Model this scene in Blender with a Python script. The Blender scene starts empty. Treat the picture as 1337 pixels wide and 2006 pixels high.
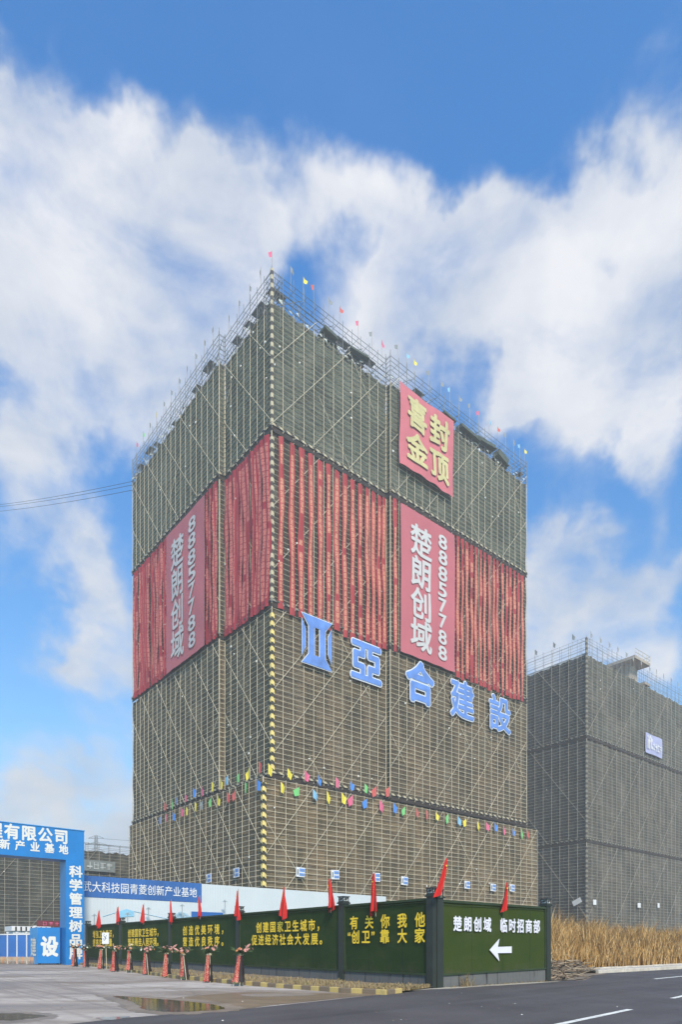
import bpy, bmesh, math, random
from mathutils import Vector, Matrix
R = math.radians
random.seed(7)
SC = bpy.context.scene
COL = SC.collection
# ---------------------------------------------------------------- camera
EXPO = .6; HAZE = .0013
F = 1286.0; PX0 = 668.5; HY = 1858.0; EYE = 1.5
cam = bpy.data.cameras.new('camera'); co = bpy.data.objects.new('camera', cam); COL.objects.link(co)
co.location = (0, 0, EYE); co.rotation_euler = (R(90), 0, 0)
cam.sensor_fit = 'HORIZONTAL'; cam.sensor_width = 36; cam.lens = 36*F/1337
cam.shift_y = (HY-1003)/1337
cam.clip_start = .1; cam.clip_end = 6000
SC.camera = co
SC.render.resolution_x = 683; SC.render.resolution_y = 1024
SC.view_settings.view_transform = 'Standard'; SC.view_settings.look = 'None'
SC.view_settings.exposure = EXPO; SC.view_settings.gamma = 1
SC.cycles.use_denoising = True; SC.cycles.denoiser = 'OPENIMAGEDENOISE'; SC.cycles.denoising_input_passes = 'RGB_ALBEDO_NORMAL'; SC.cycles.denoising_prefilter = 'ACCURATE'
SC.cycles.max_bounces = 6
SC.cycles.volume_bounces = 0
# ---------------------------------------------------------------- sky and sun
SUN_EL, SUN_AZ = 40, 163          # azimuth clockwise from +Y (view direction)
def build_world():
    w = bpy.data.worlds.new('World'); SC.world = w; w.use_nodes = True
    nt = w.node_tree; nt.nodes.clear(); N = nt.nodes.new; L = nt.links.new
    out = N('ShaderNodeOutputWorld'); bg = N('ShaderNodeBackground'); L(bg.outputs[0], out.inputs[0])
    sky = N('ShaderNodeTexSky'); sky.sky_type = 'NISHITA'; sky.sun_disc = False
    sky.sun_elevation = R(SUN_EL); sky.sun_rotation = R(SUN_AZ); sky.air_density = 1.0; sky.dust_density = .6; sky.ozone_density = 2.2
    tint = N('ShaderNodeMix'); tint.data_type = 'RGBA'; tint.blend_type = 'MULTIPLY'; tint.inputs[0].default_value = 1
    L(sky.outputs[0], tint.inputs[6])
    tc = N('ShaderNodeTexCoord'); sx = N('ShaderNodeSeparateXYZ'); L(tc.outputs['Generated'], sx.inputs[0])
    hz_ = N('ShaderNodeMapRange'); L(sx.outputs[2], hz_.inputs[0]); hz_.inputs[1].default_value = .05; hz_.inputs[2].default_value = .72
    tcol = N('ShaderNodeMix'); tcol.data_type = 'RGBA'; L(hz_.outputs[0], tcol.inputs[0]); tcol.inputs[6].default_value = (.75, 1.0, .98, 1); tcol.inputs[7].default_value = (.0, .74, 1.28, 1); L(tcol.outputs[2], tint.inputs[7])
    def M(op, a, b=None, c=None):
        n = N('ShaderNodeMath'); n.operation = op
        for i, v in enumerate((a, b, c)):
            if v is None: continue
            if isinstance(v, (int, float)): n.inputs[i].default_value = v
            else: L(v, n.inputs[i])
        return n.outputs[0]
    def dirv(px, py): return Vector(((px-PX0)/F, 1, (HY-py)/F)).normalized()
    # cloud banks: sight direction, angular size (as read off the photograph), weight
    B = [(20,330,150,1),(140,430,200,1),(60,560,230,1),(280,480,170,.9),(330,640,190,.9),(420,420,85,.75),(520,450,90,.7),(8,165,45,.7),(245,275,55,.65),(390,330,45,.5),
         (580,430,90,.6),(690,410,70,.55),(680,480,80,.4),(790,430,90,.55),(990,430,90,.6),(890,460,90,.6),(480,690,140,.75),(180,740,150,.9),(380,740,110,.8),(40,880,80,.8),(690,760,110,.5),
         (1200,620,170,1),(1000,600,130,.9),(840,570,110,.75),(1290,720,160,.9),(1060,690,140,.85),(780,640,90,.7),(1000,800,60,.75),(1120,840,75,.7),(1230,850,80,.6),(1120,355,55,.6),(1225,350,70,.7),(1310,355,75,.75),(1150,370,60,.55),(1040,420,70,.45),(930,425,75,.42),(830,420,70,.38),(740,420,60,.32),(1337,540,100,.9),(1090,520,75,.7),(1190,450,45,-.25),
         (1110,1110,110,1.1),(1200,1170,100,1.05),(1080,1240,120,1),(1300,1270,85,.95),(1260,960,40,.45),(1300,1085,40,.45),
         (200,1130,95,1.1),(150,1230,50,.5),(215,1310,95,1.1),(130,1320,50,.6),(60,1010,90,.65),(170,1000,50,.4),(190,1460,50,.2),(60,1640,160,1.2),(230,1630,150,1.1),(400,1640,180,.7),(900,1500,220,.6),
         (620,545,75,-.3),(700,505,50,-.2),(850,200,200,-.5),(300,80,160,-.4),(1190,920,50,-.3),(1130,420,40,-.35),(930,720,50,-.3),(760,480,35,-.25)]
    wn = N('ShaderNodeTexNoise'); wn.inputs['Scale'].default_value = 6.5; wn.inputs['Detail'].default_value = 5; wn.inputs['Roughness'].default_value = .55; L(tc.outputs['Generated'], wn.inputs['Vector'])
    wv_ = N('ShaderNodeVectorMath'); wv_.operation = 'MULTIPLY_ADD'; L(wn.outputs['Color'], wv_.inputs[0]); wv_.inputs[1].default_value = (.20,)*3
    wo = N('ShaderNodeVectorMath'); wo.operation = 'ADD'; L(tc.outputs['Generated'], wo.inputs[0]); wo.inputs[1].default_value = (-.10,)*3; L(wo.outputs[0], wv_.inputs[2])
    wd = N('ShaderNodeVectorMath'); wd.operation = 'NORMALIZE'; L(wv_.outputs[0], wd.inputs[0])
    acc = None
    for px, py, r, wt in B:
        d = dirv(px, py); a1 = d.angle(dirv(px+r, py)); a2 = d.angle(dirv(px, py-r)); a = math.sqrt(a1*a2)
        k = 2/(a*a)
        dp = N('ShaderNodeVectorMath'); dp.operation = 'DOT_PRODUCT'; L(wd.outputs[0], dp.inputs[0]); dp.inputs[1].default_value = d
        e = M('EXPONENT', M('MULTIPLY_ADD', dp.outputs['Value'], k, -k))
        acc = M('MULTIPLY_ADD', e, wt, 0.0 if acc is None else acc)
    def noise(scale, detail, rough, dist, off, zs=1.6):
        mp = N('ShaderNodeMapping'); mp.inputs['Location'].default_value = off; mp.inputs['Scale'].default_value = (1, 1, zs)
        L(tc.outputs['Generated'], mp.inputs[0])
        n = N('ShaderNodeTexNoise'); n.inputs['Scale'].default_value = scale; n.inputs['Detail'].default_value = detail
        n.inputs['Roughness'].default_value = rough; n.inputs['Distortion'].default_value = dist
        L(mp.outputs[0], n.inputs['Vector']); return n.outputs['Fac']
    n1 = noise(5.5, 10, .58, .35, (1.3, .2, .7)); n2 = noise(5.0, 7, .55, .5, (4.1, 2.2, .3)); n3 = noise(15, 8, .62, .4, (.4, 5.2, 2.3))
    cov = M('MINIMUM', acc, .95)
    den = M('ADD', M('MULTIPLY_ADD', M('SUBTRACT', n1, .5), 1.9, cov), M('MULTIPLY', M('SUBTRACT', n3, .5), .6))
    mr = N('ShaderNodeMapRange'); mr.interpolation_type = 'SMOOTHSTEP'; L(den, mr.inputs[0]); mr.inputs[1].default_value = .12; mr.inputs[2].default_value = 1.12
    mr.inputs[3].default_value = .05; mr.inputs[4].default_value = .97
    # thick parts white, thin and shaded parts lilac grey
    sh = N('ShaderNodeMapRange'); L(M('ADD', M('MULTIPLY', M('SUBTRACT', n2, .5), 2.6), M('MULTIPLY', den, .5)), sh.inputs[0]); sh.inputs[1].default_value = -.05; sh.inputs[2].default_value = .95
    cc = N('ShaderNodeMix'); cc.data_type = 'RGBA'; L(sh.outputs[0], cc.inputs[0]); cc.inputs[6].default_value = (.56, .63, .76, 1); cc.inputs[7].default_value = (.95, .95, .98, 1)
    scl = N('ShaderNodeVectorMath'); scl.operation = 'SCALE'; L(cc.outputs[2], scl.inputs[0]); scl.inputs[3].default_value = 1/WORLD_S/2**EXPO
    mx = N('ShaderNodeMix'); mx.data_type = 'RGBA'; L(mr.outputs[0], mx.inputs[0]); L(tint.outputs[2], mx.inputs[6]); L(scl.outputs[0], mx.inputs[7])
    L(mx.outputs[2], bg.inputs[0]); bg.inputs[1].default_value = WORLD_S
WORLD_S = .15
build_world()
sl = bpy.data.lights.new('sun', 'SUN'); sl.energy = 3.7; sl.angle = R(9); sl.color = (1, .88, .72)
so = bpy.data.objects.new('sun', sl); COL.objects.link(so)
sd = Vector((math.sin(R(SUN_AZ))*math.cos(R(SUN_EL)), math.cos(R(SUN_AZ))*math.cos(R(SUN_EL)), math.sin(R(SUN_EL))))
so.rotation_euler = sd.to_track_quat('Z', 'Y').to_euler(); so.location = sd*50 + Vector((0, 0, 100))
# ---------------------------------------------------------------- helpers
def G(y): return .008*(y-25)                                 # the ground is one gently rising plane
def gp(px, py, dz=0):                                        # point on the ground seen at a place of the photograph
    y = 1.7/(.008+(py-HY)/F); return Vector(((px-PX0)/F*y, y, G(y)+dz))
TH = R(39.47); U = Vector((math.cos(TH), math.sin(TH), 0)); V = Vector((-math.sin(TH), math.cos(TH), 0))
class MB:
    def __init__(s): s.v = []; s.f = []; s.uv = []; s.mi = []
    def face(s, pts, uv=None, mi=0):
        b = len(s.v); s.v += [tuple(p) for p in pts]; s.f.append(tuple(range(b, b+len(pts))))
        s.uv.append(uv or [(p[0]+p[1], p[2]) for p in pts]); s.mi.append(mi); return s
    def box(s, x0, x1, y0, y1, z0, z1, M=None, mi=0):
        P = [Vector(p) for p in ((x0,y0,z0),(x1,y0,z0),(x1,y1,z0),(x0,y1,z0),(x0,y0,z1),(x1,y0,z1),(x1,y1,z1),(x0,y1,z1))]
        if M: P = [M @ p for p in P]
        for q in ((0,1,5,4),(1,2,6,5),(2,3,7,6),(3,0,4,7),(4,5,6,7),(3,2,1,0)): s.face([P[i] for i in q], mi=mi)
        return s
    def tube(s, a, b, r, n=5, r2=None, cap=False, mi=0):
        a, b = Vector(a), Vector(b); d = (b-a)
        if d.length < 1e-6: return s
        d.normalize(); r2 = r if r2 is None else r2
        t = d.cross(Vector((0,0,1)) if abs(d.z) < .9 else Vector((1,0,0))).normalized(); u = d.cross(t)
        A = []; Bq = []
        for i in range(n):
            an = 2*math.pi*i/n; o = t*math.cos(an)+u*math.sin(an); A.append(a+o*r); Bq.append(b+o*r2)
        for i in range(n):
            j = (i+1) % n; s.face([A[i], A[j], Bq[j], Bq[i]], mi=mi)
        if cap: s.face(A[::-1], mi=mi); s.face(Bq, mi=mi)
        return s
    def lathe(s, c, prof, n=12, mi=0):
        c = Vector(c)
        for (r0, z0), (r1, z1) in zip(prof, prof[1:]):
            for i in range(n):
                a, b = 2*math.pi*i/n, 2*math.pi*(i+1)/n
                s.face([c+Vector((r0*math.cos(a), r0*math.sin(a), z0)), c+Vector((r0*math.cos(b), r0*math.sin(b), z0)), c+Vector((r1*math.cos(b), r1*math.sin(b), z1)), c+Vector((r1*math.cos(a), r1*math.sin(a), z1))], mi=mi)
        return s
    def grid(s, fn, nx, ny, mi=0, uvfn=None):
        P = [[Vector(fn(i/nx, j/ny)) for i in range(nx+1)] for j in range(ny+1)]
        T = [[(uvfn(i/nx, j/ny) if uvfn else (i/nx, j/ny)) for i in range(nx+1)] for j in range(ny+1)]
        b = len(s.v)
        for j in range(ny+1): s.v += [tuple(p) for p in P[j]]
        for j in range(ny):
            for i in range(nx):
                q = (j*(nx+1)+i, j*(nx+1)+i+1, (j+1)*(nx+1)+i+1, (j+1)*(nx+1)+i)
                s.f.append(tuple(b+k for k in q)); s.uv.append([T[j][i], T[j][i+1], T[j+1][i+1], T[j+1][i]]); s.mi.append(mi)
        return s
    def mesh(s, name, mats, smooth=False):
        m = bpy.data.meshes.new(name); m.from_pydata(s.v, [], s.f)
        uv = m.uv_layers.new(name='UVMap'); flat = [c for f in s.uv for t in f for c in t]; uv.data.foreach_set('uv', flat)
        mats = mats if isinstance(mats, (list, tuple)) else [mats]
        for k in mats: m.materials.append(k)
        m.polygons.foreach_set('material_index', s.mi)
        if smooth: m.polygons.foreach_set('use_smooth', [True]*len(m.polygons))
        m.update(); return m
    def build(s, name, mats, parent=None, loc=(0,0,0), rz=0, smooth=False):
        o = bpy.data.objects.new(name, s.mesh(name, mats, smooth)); COL.objects.link(o)
        o.location = loc; o.rotation_euler = (0, 0, rz)
        if parent: o.parent = parent
        return o
def tag(o, label, cat, group=None):
    o['label'] = label; o['category'] = cat
    if group: o['group'] = group
    return o
def empty(name, label, cat, loc, rz=0, group=None):
    o = bpy.data.objects.new(name, None); COL.objects.link(o); o.location = loc; o.rotation_euler = (0, 0, rz); o.empty_display_size = .3
    return tag(o, label, cat, group)
def structure(o, kind='structure'): o['kind'] = kind; return o
ORD = ['first','second','third','fourth','fifth','sixth','seventh','eighth','ninth','tenth','eleventh','twelfth','thirteenth','fourteenth','fifteenth','sixteenth','seventeenth','eighteenth','nineteenth','twentieth']
def ordn(i): return ORD[i] if i < 20 else 'twenty-'+ORD[i-20]
# ---- materials
def mat(name, col, rough=.7, var=.15, scale=3.0, bump=0, metal=0, spec=.3, stretch=(1,1,1), detail=4, col2=None, coord='Object', trans=0):
    m = bpy.data.materials.new(name); m.use_nodes = True; nt = m.node_tree; b = nt.nodes['Principled BSDF']; N = nt.nodes.new; L = nt.links.new
    tc = N('ShaderNodeTexCoord'); mp = N('ShaderNodeMapping'); mp.inputs['Scale'].default_value = stretch; L(tc.outputs[coord], mp.inputs[0])
    n = N('ShaderNodeTexNoise'); n.inputs['Scale'].default_value = scale; n.inputs['Detail'].default_value = detail; n.inputs['Roughness'].default_value = .6; L(mp.outputs[0], n.inputs['Vector'])
    mx = N('ShaderNodeMix'); mx.data_type = 'RGBA'; r = N('ShaderNodeMapRange'); L(n.outputs['Fac'], r.inputs[0]); r.inputs[1].default_value = .3; r.inputs[2].default_value = .7; L(r.outputs[0], mx.inputs[0])
    c2 = col2 or [c*(1-var) for c in col]; c1 = col if col2 else [min(1, c*(1+var)) for c in col]
    mx.inputs[6].default_value = (*c1, 1); mx.inputs[7].default_value = (*c2, 1); L(mx.outputs[2], b.inputs['Base Color'])
    b.inputs['Roughness'].default_value = rough; b.inputs['Metallic'].default_value = metal; b.inputs['Specular IOR Level'].default_value = spec
    if bump:
        bp = N('ShaderNodeBump'); bp.inputs['Strength'].default_value = bump; bp.inputs['Distance'].default_value = .02; L(n.outputs['Fac'], bp.inputs['Height']); L(bp.outputs[0], b.inputs['Normal'])
    return m
class NT:                                                     # small node-writing helper
    def __init__(s, name, rough=.85):
        s.m = bpy.data.materials.new(name); s.m.use_nodes = True; s.nt = s.m.node_tree; s.b = s.nt.nodes['Principled BSDF']; s.b.inputs['Roughness'].default_value = rough
        s.b.inputs['Specular IOR Level'].default_value = .2; s.tc = s.n('ShaderNodeTexCoord')
    def n(s, t, **k):
        x = s.nt.nodes.new(t)
        for a, v in k.items(): setattr(x, a, v)
        return x
    def put(s, v, sock):
        if isinstance(v, (int, float)): sock.default_value = v
        elif isinstance(v, (tuple, list)): sock.default_value = (*v, 1) if len(sock.default_value) == 4 and len(v) == 3 else v
        else: s.nt.links.new(v, sock)
    def M(s, op, a, b=0.0, c=0.0):
        x = s.n('ShaderNodeMath', operation=op)
        for v, k in zip((a, b, c), x.inputs): s.put(v, k)
        return x.outputs[0]
    def mix(s, f, a, b, mode='MIX'):
        x = s.n('ShaderNodeMix', data_type='RGBA', blend_type=mode); s.put(f, x.inputs[0]); s.put(a, x.inputs[6]); s.put(b, x.inputs[7]); return x.outputs[2]
    def noise(s, vec, scale, st=(1,1,1), detail=4, rough=.6):
        mp = s.n('ShaderNodeMapping'); mp.inputs['Scale'].default_value = st; s.put(vec, mp.inputs[0])
        x = s.n('ShaderNodeTexNoise'); x.inputs['Scale'].default_value = scale; x.inputs['Detail'].default_value = detail; x.inputs['Roughness'].default_value = rough; s.put(mp.outputs[0], x.inputs['Vector']); return x.outputs['Fac']
    def rng(s, f, a, b, c=0.0, d=1.0, smooth=False):
        x = s.n('ShaderNodeMapRange'); x.interpolation_type = 'SMOOTHSTEP' if smooth else 'LINEAR'
        for v, k in zip((f, a, b, c, d), x.inputs): s.put(v, k)
        return x.outputs[0]
    def xy(s, vec):
        x = s.n('ShaderNodeSeparateXYZ'); s.put(vec, x.inputs[0]); return x.outputs
def net_mat(name, ca, cb, seed=0.0):
    t = NT(name, .9); uv = t.tc.outputs['UV']
    mp = t.n('ShaderNodeMapping'); mp.inputs['Location'].default_value = (seed*3.1, seed*1.7, 0); t.put(uv, mp.inputs[0]); v = mp.outputs[0]
    x, y = t.xy(uv)[0], t.xy(uv)[1]
    f1 = t.noise(v, .12, (1, .7, 1), 3)
    col = t.mix(t.rng(f1, .35, .65), ca, cb)
    br = t.n('ShaderNodeTexBrick'); br.offset = .5; br.inputs['Scale'].default_value = 1; br.inputs['Mortar Size'].default_value = 0; br.inputs['Brick Width'].default_value = 1.5; br.inputs['Row Height'].default_value = 5.4
    br.inputs['Color1'].default_value = (.74, .77, .74, 1); br.inputs['Color2'].default_value = (1.24, 1.2, 1.17, 1); t.put(v, br.inputs['Vector'])
    col = t.mix(1.0, col, br.outputs['Color'], 'MULTIPLY')
    st = t.rng(t.noise(v, 1.0, (.22, 3.2, 1), 5), .3, .7, .62, 1.38); col = t.mix(1.0, col, st, 'MULTIPLY')
    fr = t.M('FRACT', t.M('DIVIDE', y, 1.8)); fl = t.M('MULTIPLY', t.M('LESS_THAN', fr, .2), t.rng(t.noise(v, .5, (1, .5, 1), 2), .35, .6)); col = t.mix(t.M('MULTIPLY', fl, .34), col, (.02, .018, .014))
    fx = t.M('FRACT', t.M('ADD', t.M('DIVIDE', x, 1.5), .37)); ip = t.M('LESS_THAN', fx, .055); col = t.mix(t.M('MULTIPLY', ip, .25), col, (.24, .21, .15))
    bl = t.noise(v, .33, (1, .55, 1), 4); col = t.mix(t.rng(bl, .52, .70, 0, .55), col, (.03, .027, .02)); col = t.mix(t.rng(bl, .44, .30, 0, .35), col, (.21, .19, .15))
    pf = t.rng(t.noise(v, 2.2, (1, .35, 1), 4),   .60, .75, 0, .42); col = t.mix(pf, col, (.22, .22, .19))
    t.put(col, t.b.inputs['Base Color'])
    bp = t.n('ShaderNodeBump'); bp.inputs['Strength'].default_value = .8; bp.inputs['Distance'].default_value = .35; t.put(t.noise(v, .9, (1.0, 1.3, 1), 5), bp.inputs['Height']); t.put(bp.outputs[0], t.b.inputs['Normal'])
    return t.m
def stripe_mat(name, period, ca, cb, slope=1.0, frac=.5):
    t = NT(name, .6); o = t.xy(t.tc.outputs['UV'])
    s = t.M('FRACT', t.M('DIVIDE', t.M('MULTIPLY_ADD', o[0], slope, o[1]), period))
    n = t.noise(t.tc.outputs['Object'], 2.0)
    col = t.mix(t.M('LESS_THAN', s, frac), ca, cb); col = t.mix(t.rng(n, .5, .75, 0, .45), col, (.16, .14, .11)); t.put(col, t.b.inputs['Base Color']); return t.m
GLYPH = (.62, .34, .20)
def ribbon_mat(name, GL, b1, b2):
    t = NT(name, .8); o = t.xy(t.tc.outputs['UV']); rn = t.n('ShaderNodeObjectInfo').outputs['Random']
    u, z = o[0], o[1]
    zz = t.M('ADD', t.M('DIVIDE', z, .74), t.M('MULTIPLY', rn, 9.0))
    row = t.M('FLOOR', zz); fr = t.M('FRACT', zz)
    cx = t.n('ShaderNodeCombineXYZ'); t.put(t.M('MULTIPLY', u, 5.0), cx.inputs[0]); t.put(t.M('MULTIPLY', zz, 6.0), cx.inputs[1]); t.put(t.M('MULTIPLY', rn, 50.0), cx.inputs[2])
    g = t.rng(t.noise(cx.outputs[0], 1.0, (1,1,1), 3), .34, .54)
    inside = t.M('MULTIPLY', t.M('LESS_THAN', t.M('ABSOLUTE', t.M('SUBTRACT', u, .5)), .27), t.M('LESS_THAN', t.M('ABSOLUTE', t.M('SUBTRACT', fr, .5)), .44))
    c2 = t.n('ShaderNodeCombineXYZ'); t.put(t.M('MULTIPLY', row, .21), c2.inputs[0]); t.put(t.M('MULTIPLY', rn, 77.0), c2.inputs[1])
    gap = t.M('GREATER_THAN', t.noise(c2.outputs[0], 1.0, (1,1,1), 1), .37)
    ends = t.M('MULTIPLY', t.M('GREATER_THAN', z, .9), t.M('LESS_THAN', z, 18.6))
    f = t.M('MULTIPLY', t.M('MULTIPLY', g, inside), t.M('MULTIPLY', gap, ends))
    base = t.mix(t.noise(t.tc.outputs['Object'], .5, (1,1,.4), 3), b1, b2)
    t.put(t.mix(f, base, GL), t.b.inputs['Base Color']); return t.m
PALE = mat('galvanised_pole', (.54, .46, .33), .55, .2, .6); DULLP = mat('weathered_pole', (.36, .33, .27), .6, .2, .6)
PALER = mat('grey_pole', (.19, .195, .19), .5, .2, .6)  # pole tops above the net: darkness against the sky put into the colour
RAIL = mat('ledger_pole', (0.567, 0.499, 0.365), .6, .25, .4)
CONC = mat('bare_concrete', (.30, .29, .27), .9, .2, .4)
DARK = mat('shaded_deck_underside', (.035, .026, .022), .9, .3, 1.0)
STRIPE = stripe_mat('black_yellow_stripe', .95, (0.036, 0.034, 0.024), (0.720, 0.564, 0.192), .9)
STRIPEW = stripe_mat('black_cream_stripe', .95, (.06, .05, .04), (.46, .40, .27), .9)
STRIPED = stripe_mat('dull_stripe', .95, (.05, .045, .04), (.24, .22, .17), .9)
WHITE = mat('white_paint', (.66, .66, .66), .5, .04, 2)
TAGW = mat('white_plastic', (.72, .70, .64), .5, .1, 2)
def cloth(name, c, v=.12): return mat(name, c, .8, v, 1.2, .3)
RED = cloth('red_flag_cloth', (.46, .016, .013)); BANNER = mat('faded_red_banner', (.43, .115, .135), .75, .1, .25, .2, stretch=(1,1,.6))
TOPBAN = mat('pink_red_banner', (.50, .135, .155), .7, .12, .3, .2)
PCOL = {'yellow': cloth('yellow_cloth', (.72, .60, .06)), 'blue': cloth('blue_cloth', (.06, .22, .62)), 'green': cloth('green_cloth', (.16, .50, .16)), 'pink': cloth('pink_cloth', (.62, .12, .22)), 'red': cloth('light_red_cloth', (.52, .10, .09)), 'grey': cloth('grey_cloth', (.22, .24, .25)), 'sky blue': cloth('sky_blue_cloth', (.20, .42, .60))}
# ---- lettering
def glyph(ch, off=.02):
    c = bpy.data.curves.new('t', 'FONT'); c.body = ch; c.size = 1; c.offset = off; c.resolution_u = 3
    o = bpy.data.objects.new('t', c); COL.objects.link(o)
    m = bpy.data.meshes.new_from_object(o.evaluated_get(bpy.context.evaluated_depsgraph_get()))
    bpy.data.objects.remove(o); bpy.data.curves.remove(c)
    vs = [(v.co.x, v.co.y) for v in m.vertices]; fs = [tuple(p.vertices) for p in m.polygons]; bpy.data.meshes.remove(m); return vs, fs
def letters(name, items, material, parent, y=-.02, off=.02, warp=None, thick=0.0, dense=0, lay=.0012):
    """items: (char, x, z, w, h) centre and em size in the parent's face frame (x right, z up)."""
    bm = bmesh.new()
    for ch, x, z, w, h in items:
        vs, fs = glyph(ch, 0)
        if ch.isascii():
            xs = [p[0] for p in vs]; ys = [p[1] for p in vs]; cx, cy, sx, sy = (min(xs)+max(xs))/2, (min(ys)+max(ys))/2, max(xs)-min(xs), max(ys)-min(ys)
            if ch in '17': sx = max(sx, .5)
        else: cx, cy, sx, sy = .5, .36, 1, 1
        nc = 12 if off > .05 else 8
        for k in range(nc+1 if off else 1):
            ox, oz = (0, 0) if k == 0 else (off*math.cos(2*math.pi*k/nc), off*math.sin(2*math.pi*k/nc))
            bv = [bm.verts.new((x+(a-cx+ox)/sx*w, y-k*lay, z+(b-cy+oz)/sy*h)) for a, b in vs]
            for f in fs:
                try: bm.faces.new([bv[i] for i in f])
                except ValueError: pass
    if False:
        r = bmesh.ops.extrude_face_region(bm, geom=bm.faces[:])
        for v in [g for g in r['geom'] if isinstance(g, bmesh.types.BMVert)]: v.co.y -= thick
    if dense:
        bmesh.ops.triangulate(bm, faces=bm.faces[:])
        for _ in range(3):
            es = [e for e in bm.edges if e.calc_length() > dense]
            if not es: break
            bmesh.ops.subdivide_edges(bm, edges=es, cuts=1)
            bmesh.ops.triangulate(bm, faces=bm.faces[:])
    if warp:
        for v in bm.verts: v.co = Vector(warp(*v.co))
    m = bpy.data.meshes.new(name); bm.to_mesh(m); bm.free(); m.materials.append(material)
    o = bpy.data.objects.new(name, m); COL.objects.link(o); o.parent = parent; return o
def strokes(name, n, x0, z, pitch, w, h, m, parent, y, seed):
    rnd = random.Random(seed); mb = MB()                      # marks too small to read in the photograph: upright and level strokes only
    for i in range(n):
        cx = x0+i*pitch
        for k in range(4):
            if k % 2: px = cx+rnd.uniform(-.4, .4)*w; mb.face([(px-.05*w,y-.002*k,z-.45*h),(px+.05*w,y-.002*k,z-.45*h),(px+.05*w,y-.002*k,z+.45*h),(px-.05*w,y-.002*k,z+.45*h)])
            else: pz = z+rnd.uniform(-.4, .4)*h; mb.face([(cx-.45*w,y-.002*k,pz-.05*h),(cx+.45*w,y-.002*k,pz-.05*h),(cx+.45*w,y-.002*k,pz+.05*h),(cx-.45*w,y-.002*k,pz+.05*h)])
    return mb.build(name, m, parent)
def row(s, x0, z, pitch, w, h): return [(c, x0+i*pitch, z, w, h) for i, c in enumerate(s) if c != ' ']
def poly_prism(pts, y0, y1, mb, mi=0):
    n = len(pts); mb.face([(p[0], y0, p[1]) for p in pts], mi=mi); mb.face([(p[0], y1, p[1]) for p in pts[::-1]], mi=mi)
    for i in range(n):
        a, b = pts[i], pts[(i+1) % n]; mb.face([(a[0], y0, a[1]), (a[0], y1, a[1]), (b[0], y1, b[1]), (b[0], y0, b[1])], mi=mi)
#SETTING
# ---------------------------------------------------------------- ground, road, yard
def sheet(name, pts, dz, material, sub=0, kind='structure'):
    bm = bmesh.new(); f = bm.faces.new([bm.verts.new((x, y, G(y)+dz)) for x, y in pts]); f.normal_update()
    if f.normal.z < 0: f.normal_flip()
    bmesh.ops.triangulate(bm, faces=bm.faces[:])
    m = bpy.data.meshes.new(name); bm.to_mesh(m); bm.free(); m.materials.append(material)
    o = bpy.data.objects.new(name, m); COL.objects.link(o); return structure(o, kind)
def blob(pts, n=90, jit=.12, seed=1):
    rnd = random.Random(seed); c = sum((Vector(p) for p in pts), Vector((0,0)))/len(pts); out = []
    k = max(2, n//len(pts))
    for i in range(len(pts)):
        p0, p1, p2, p3 = (Vector(pts[(i+j-1) % len(pts)]) for j in range(4))
        for s in range(k):
            t = s/k; q = .5*((2*p1)+(p2-p0)*t+(2*p0-5*p1+4*p2-p3)*t*t+(3*p1-p0-3*p2+p3)*t**3)
            out.append(tuple(q+Vector((rnd.uniform(-1,1), rnd.uniform(-1,1)))*jit))
    return out
gxy = lambda l: [tuple(gp(*p).xy) for p in l]
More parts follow.
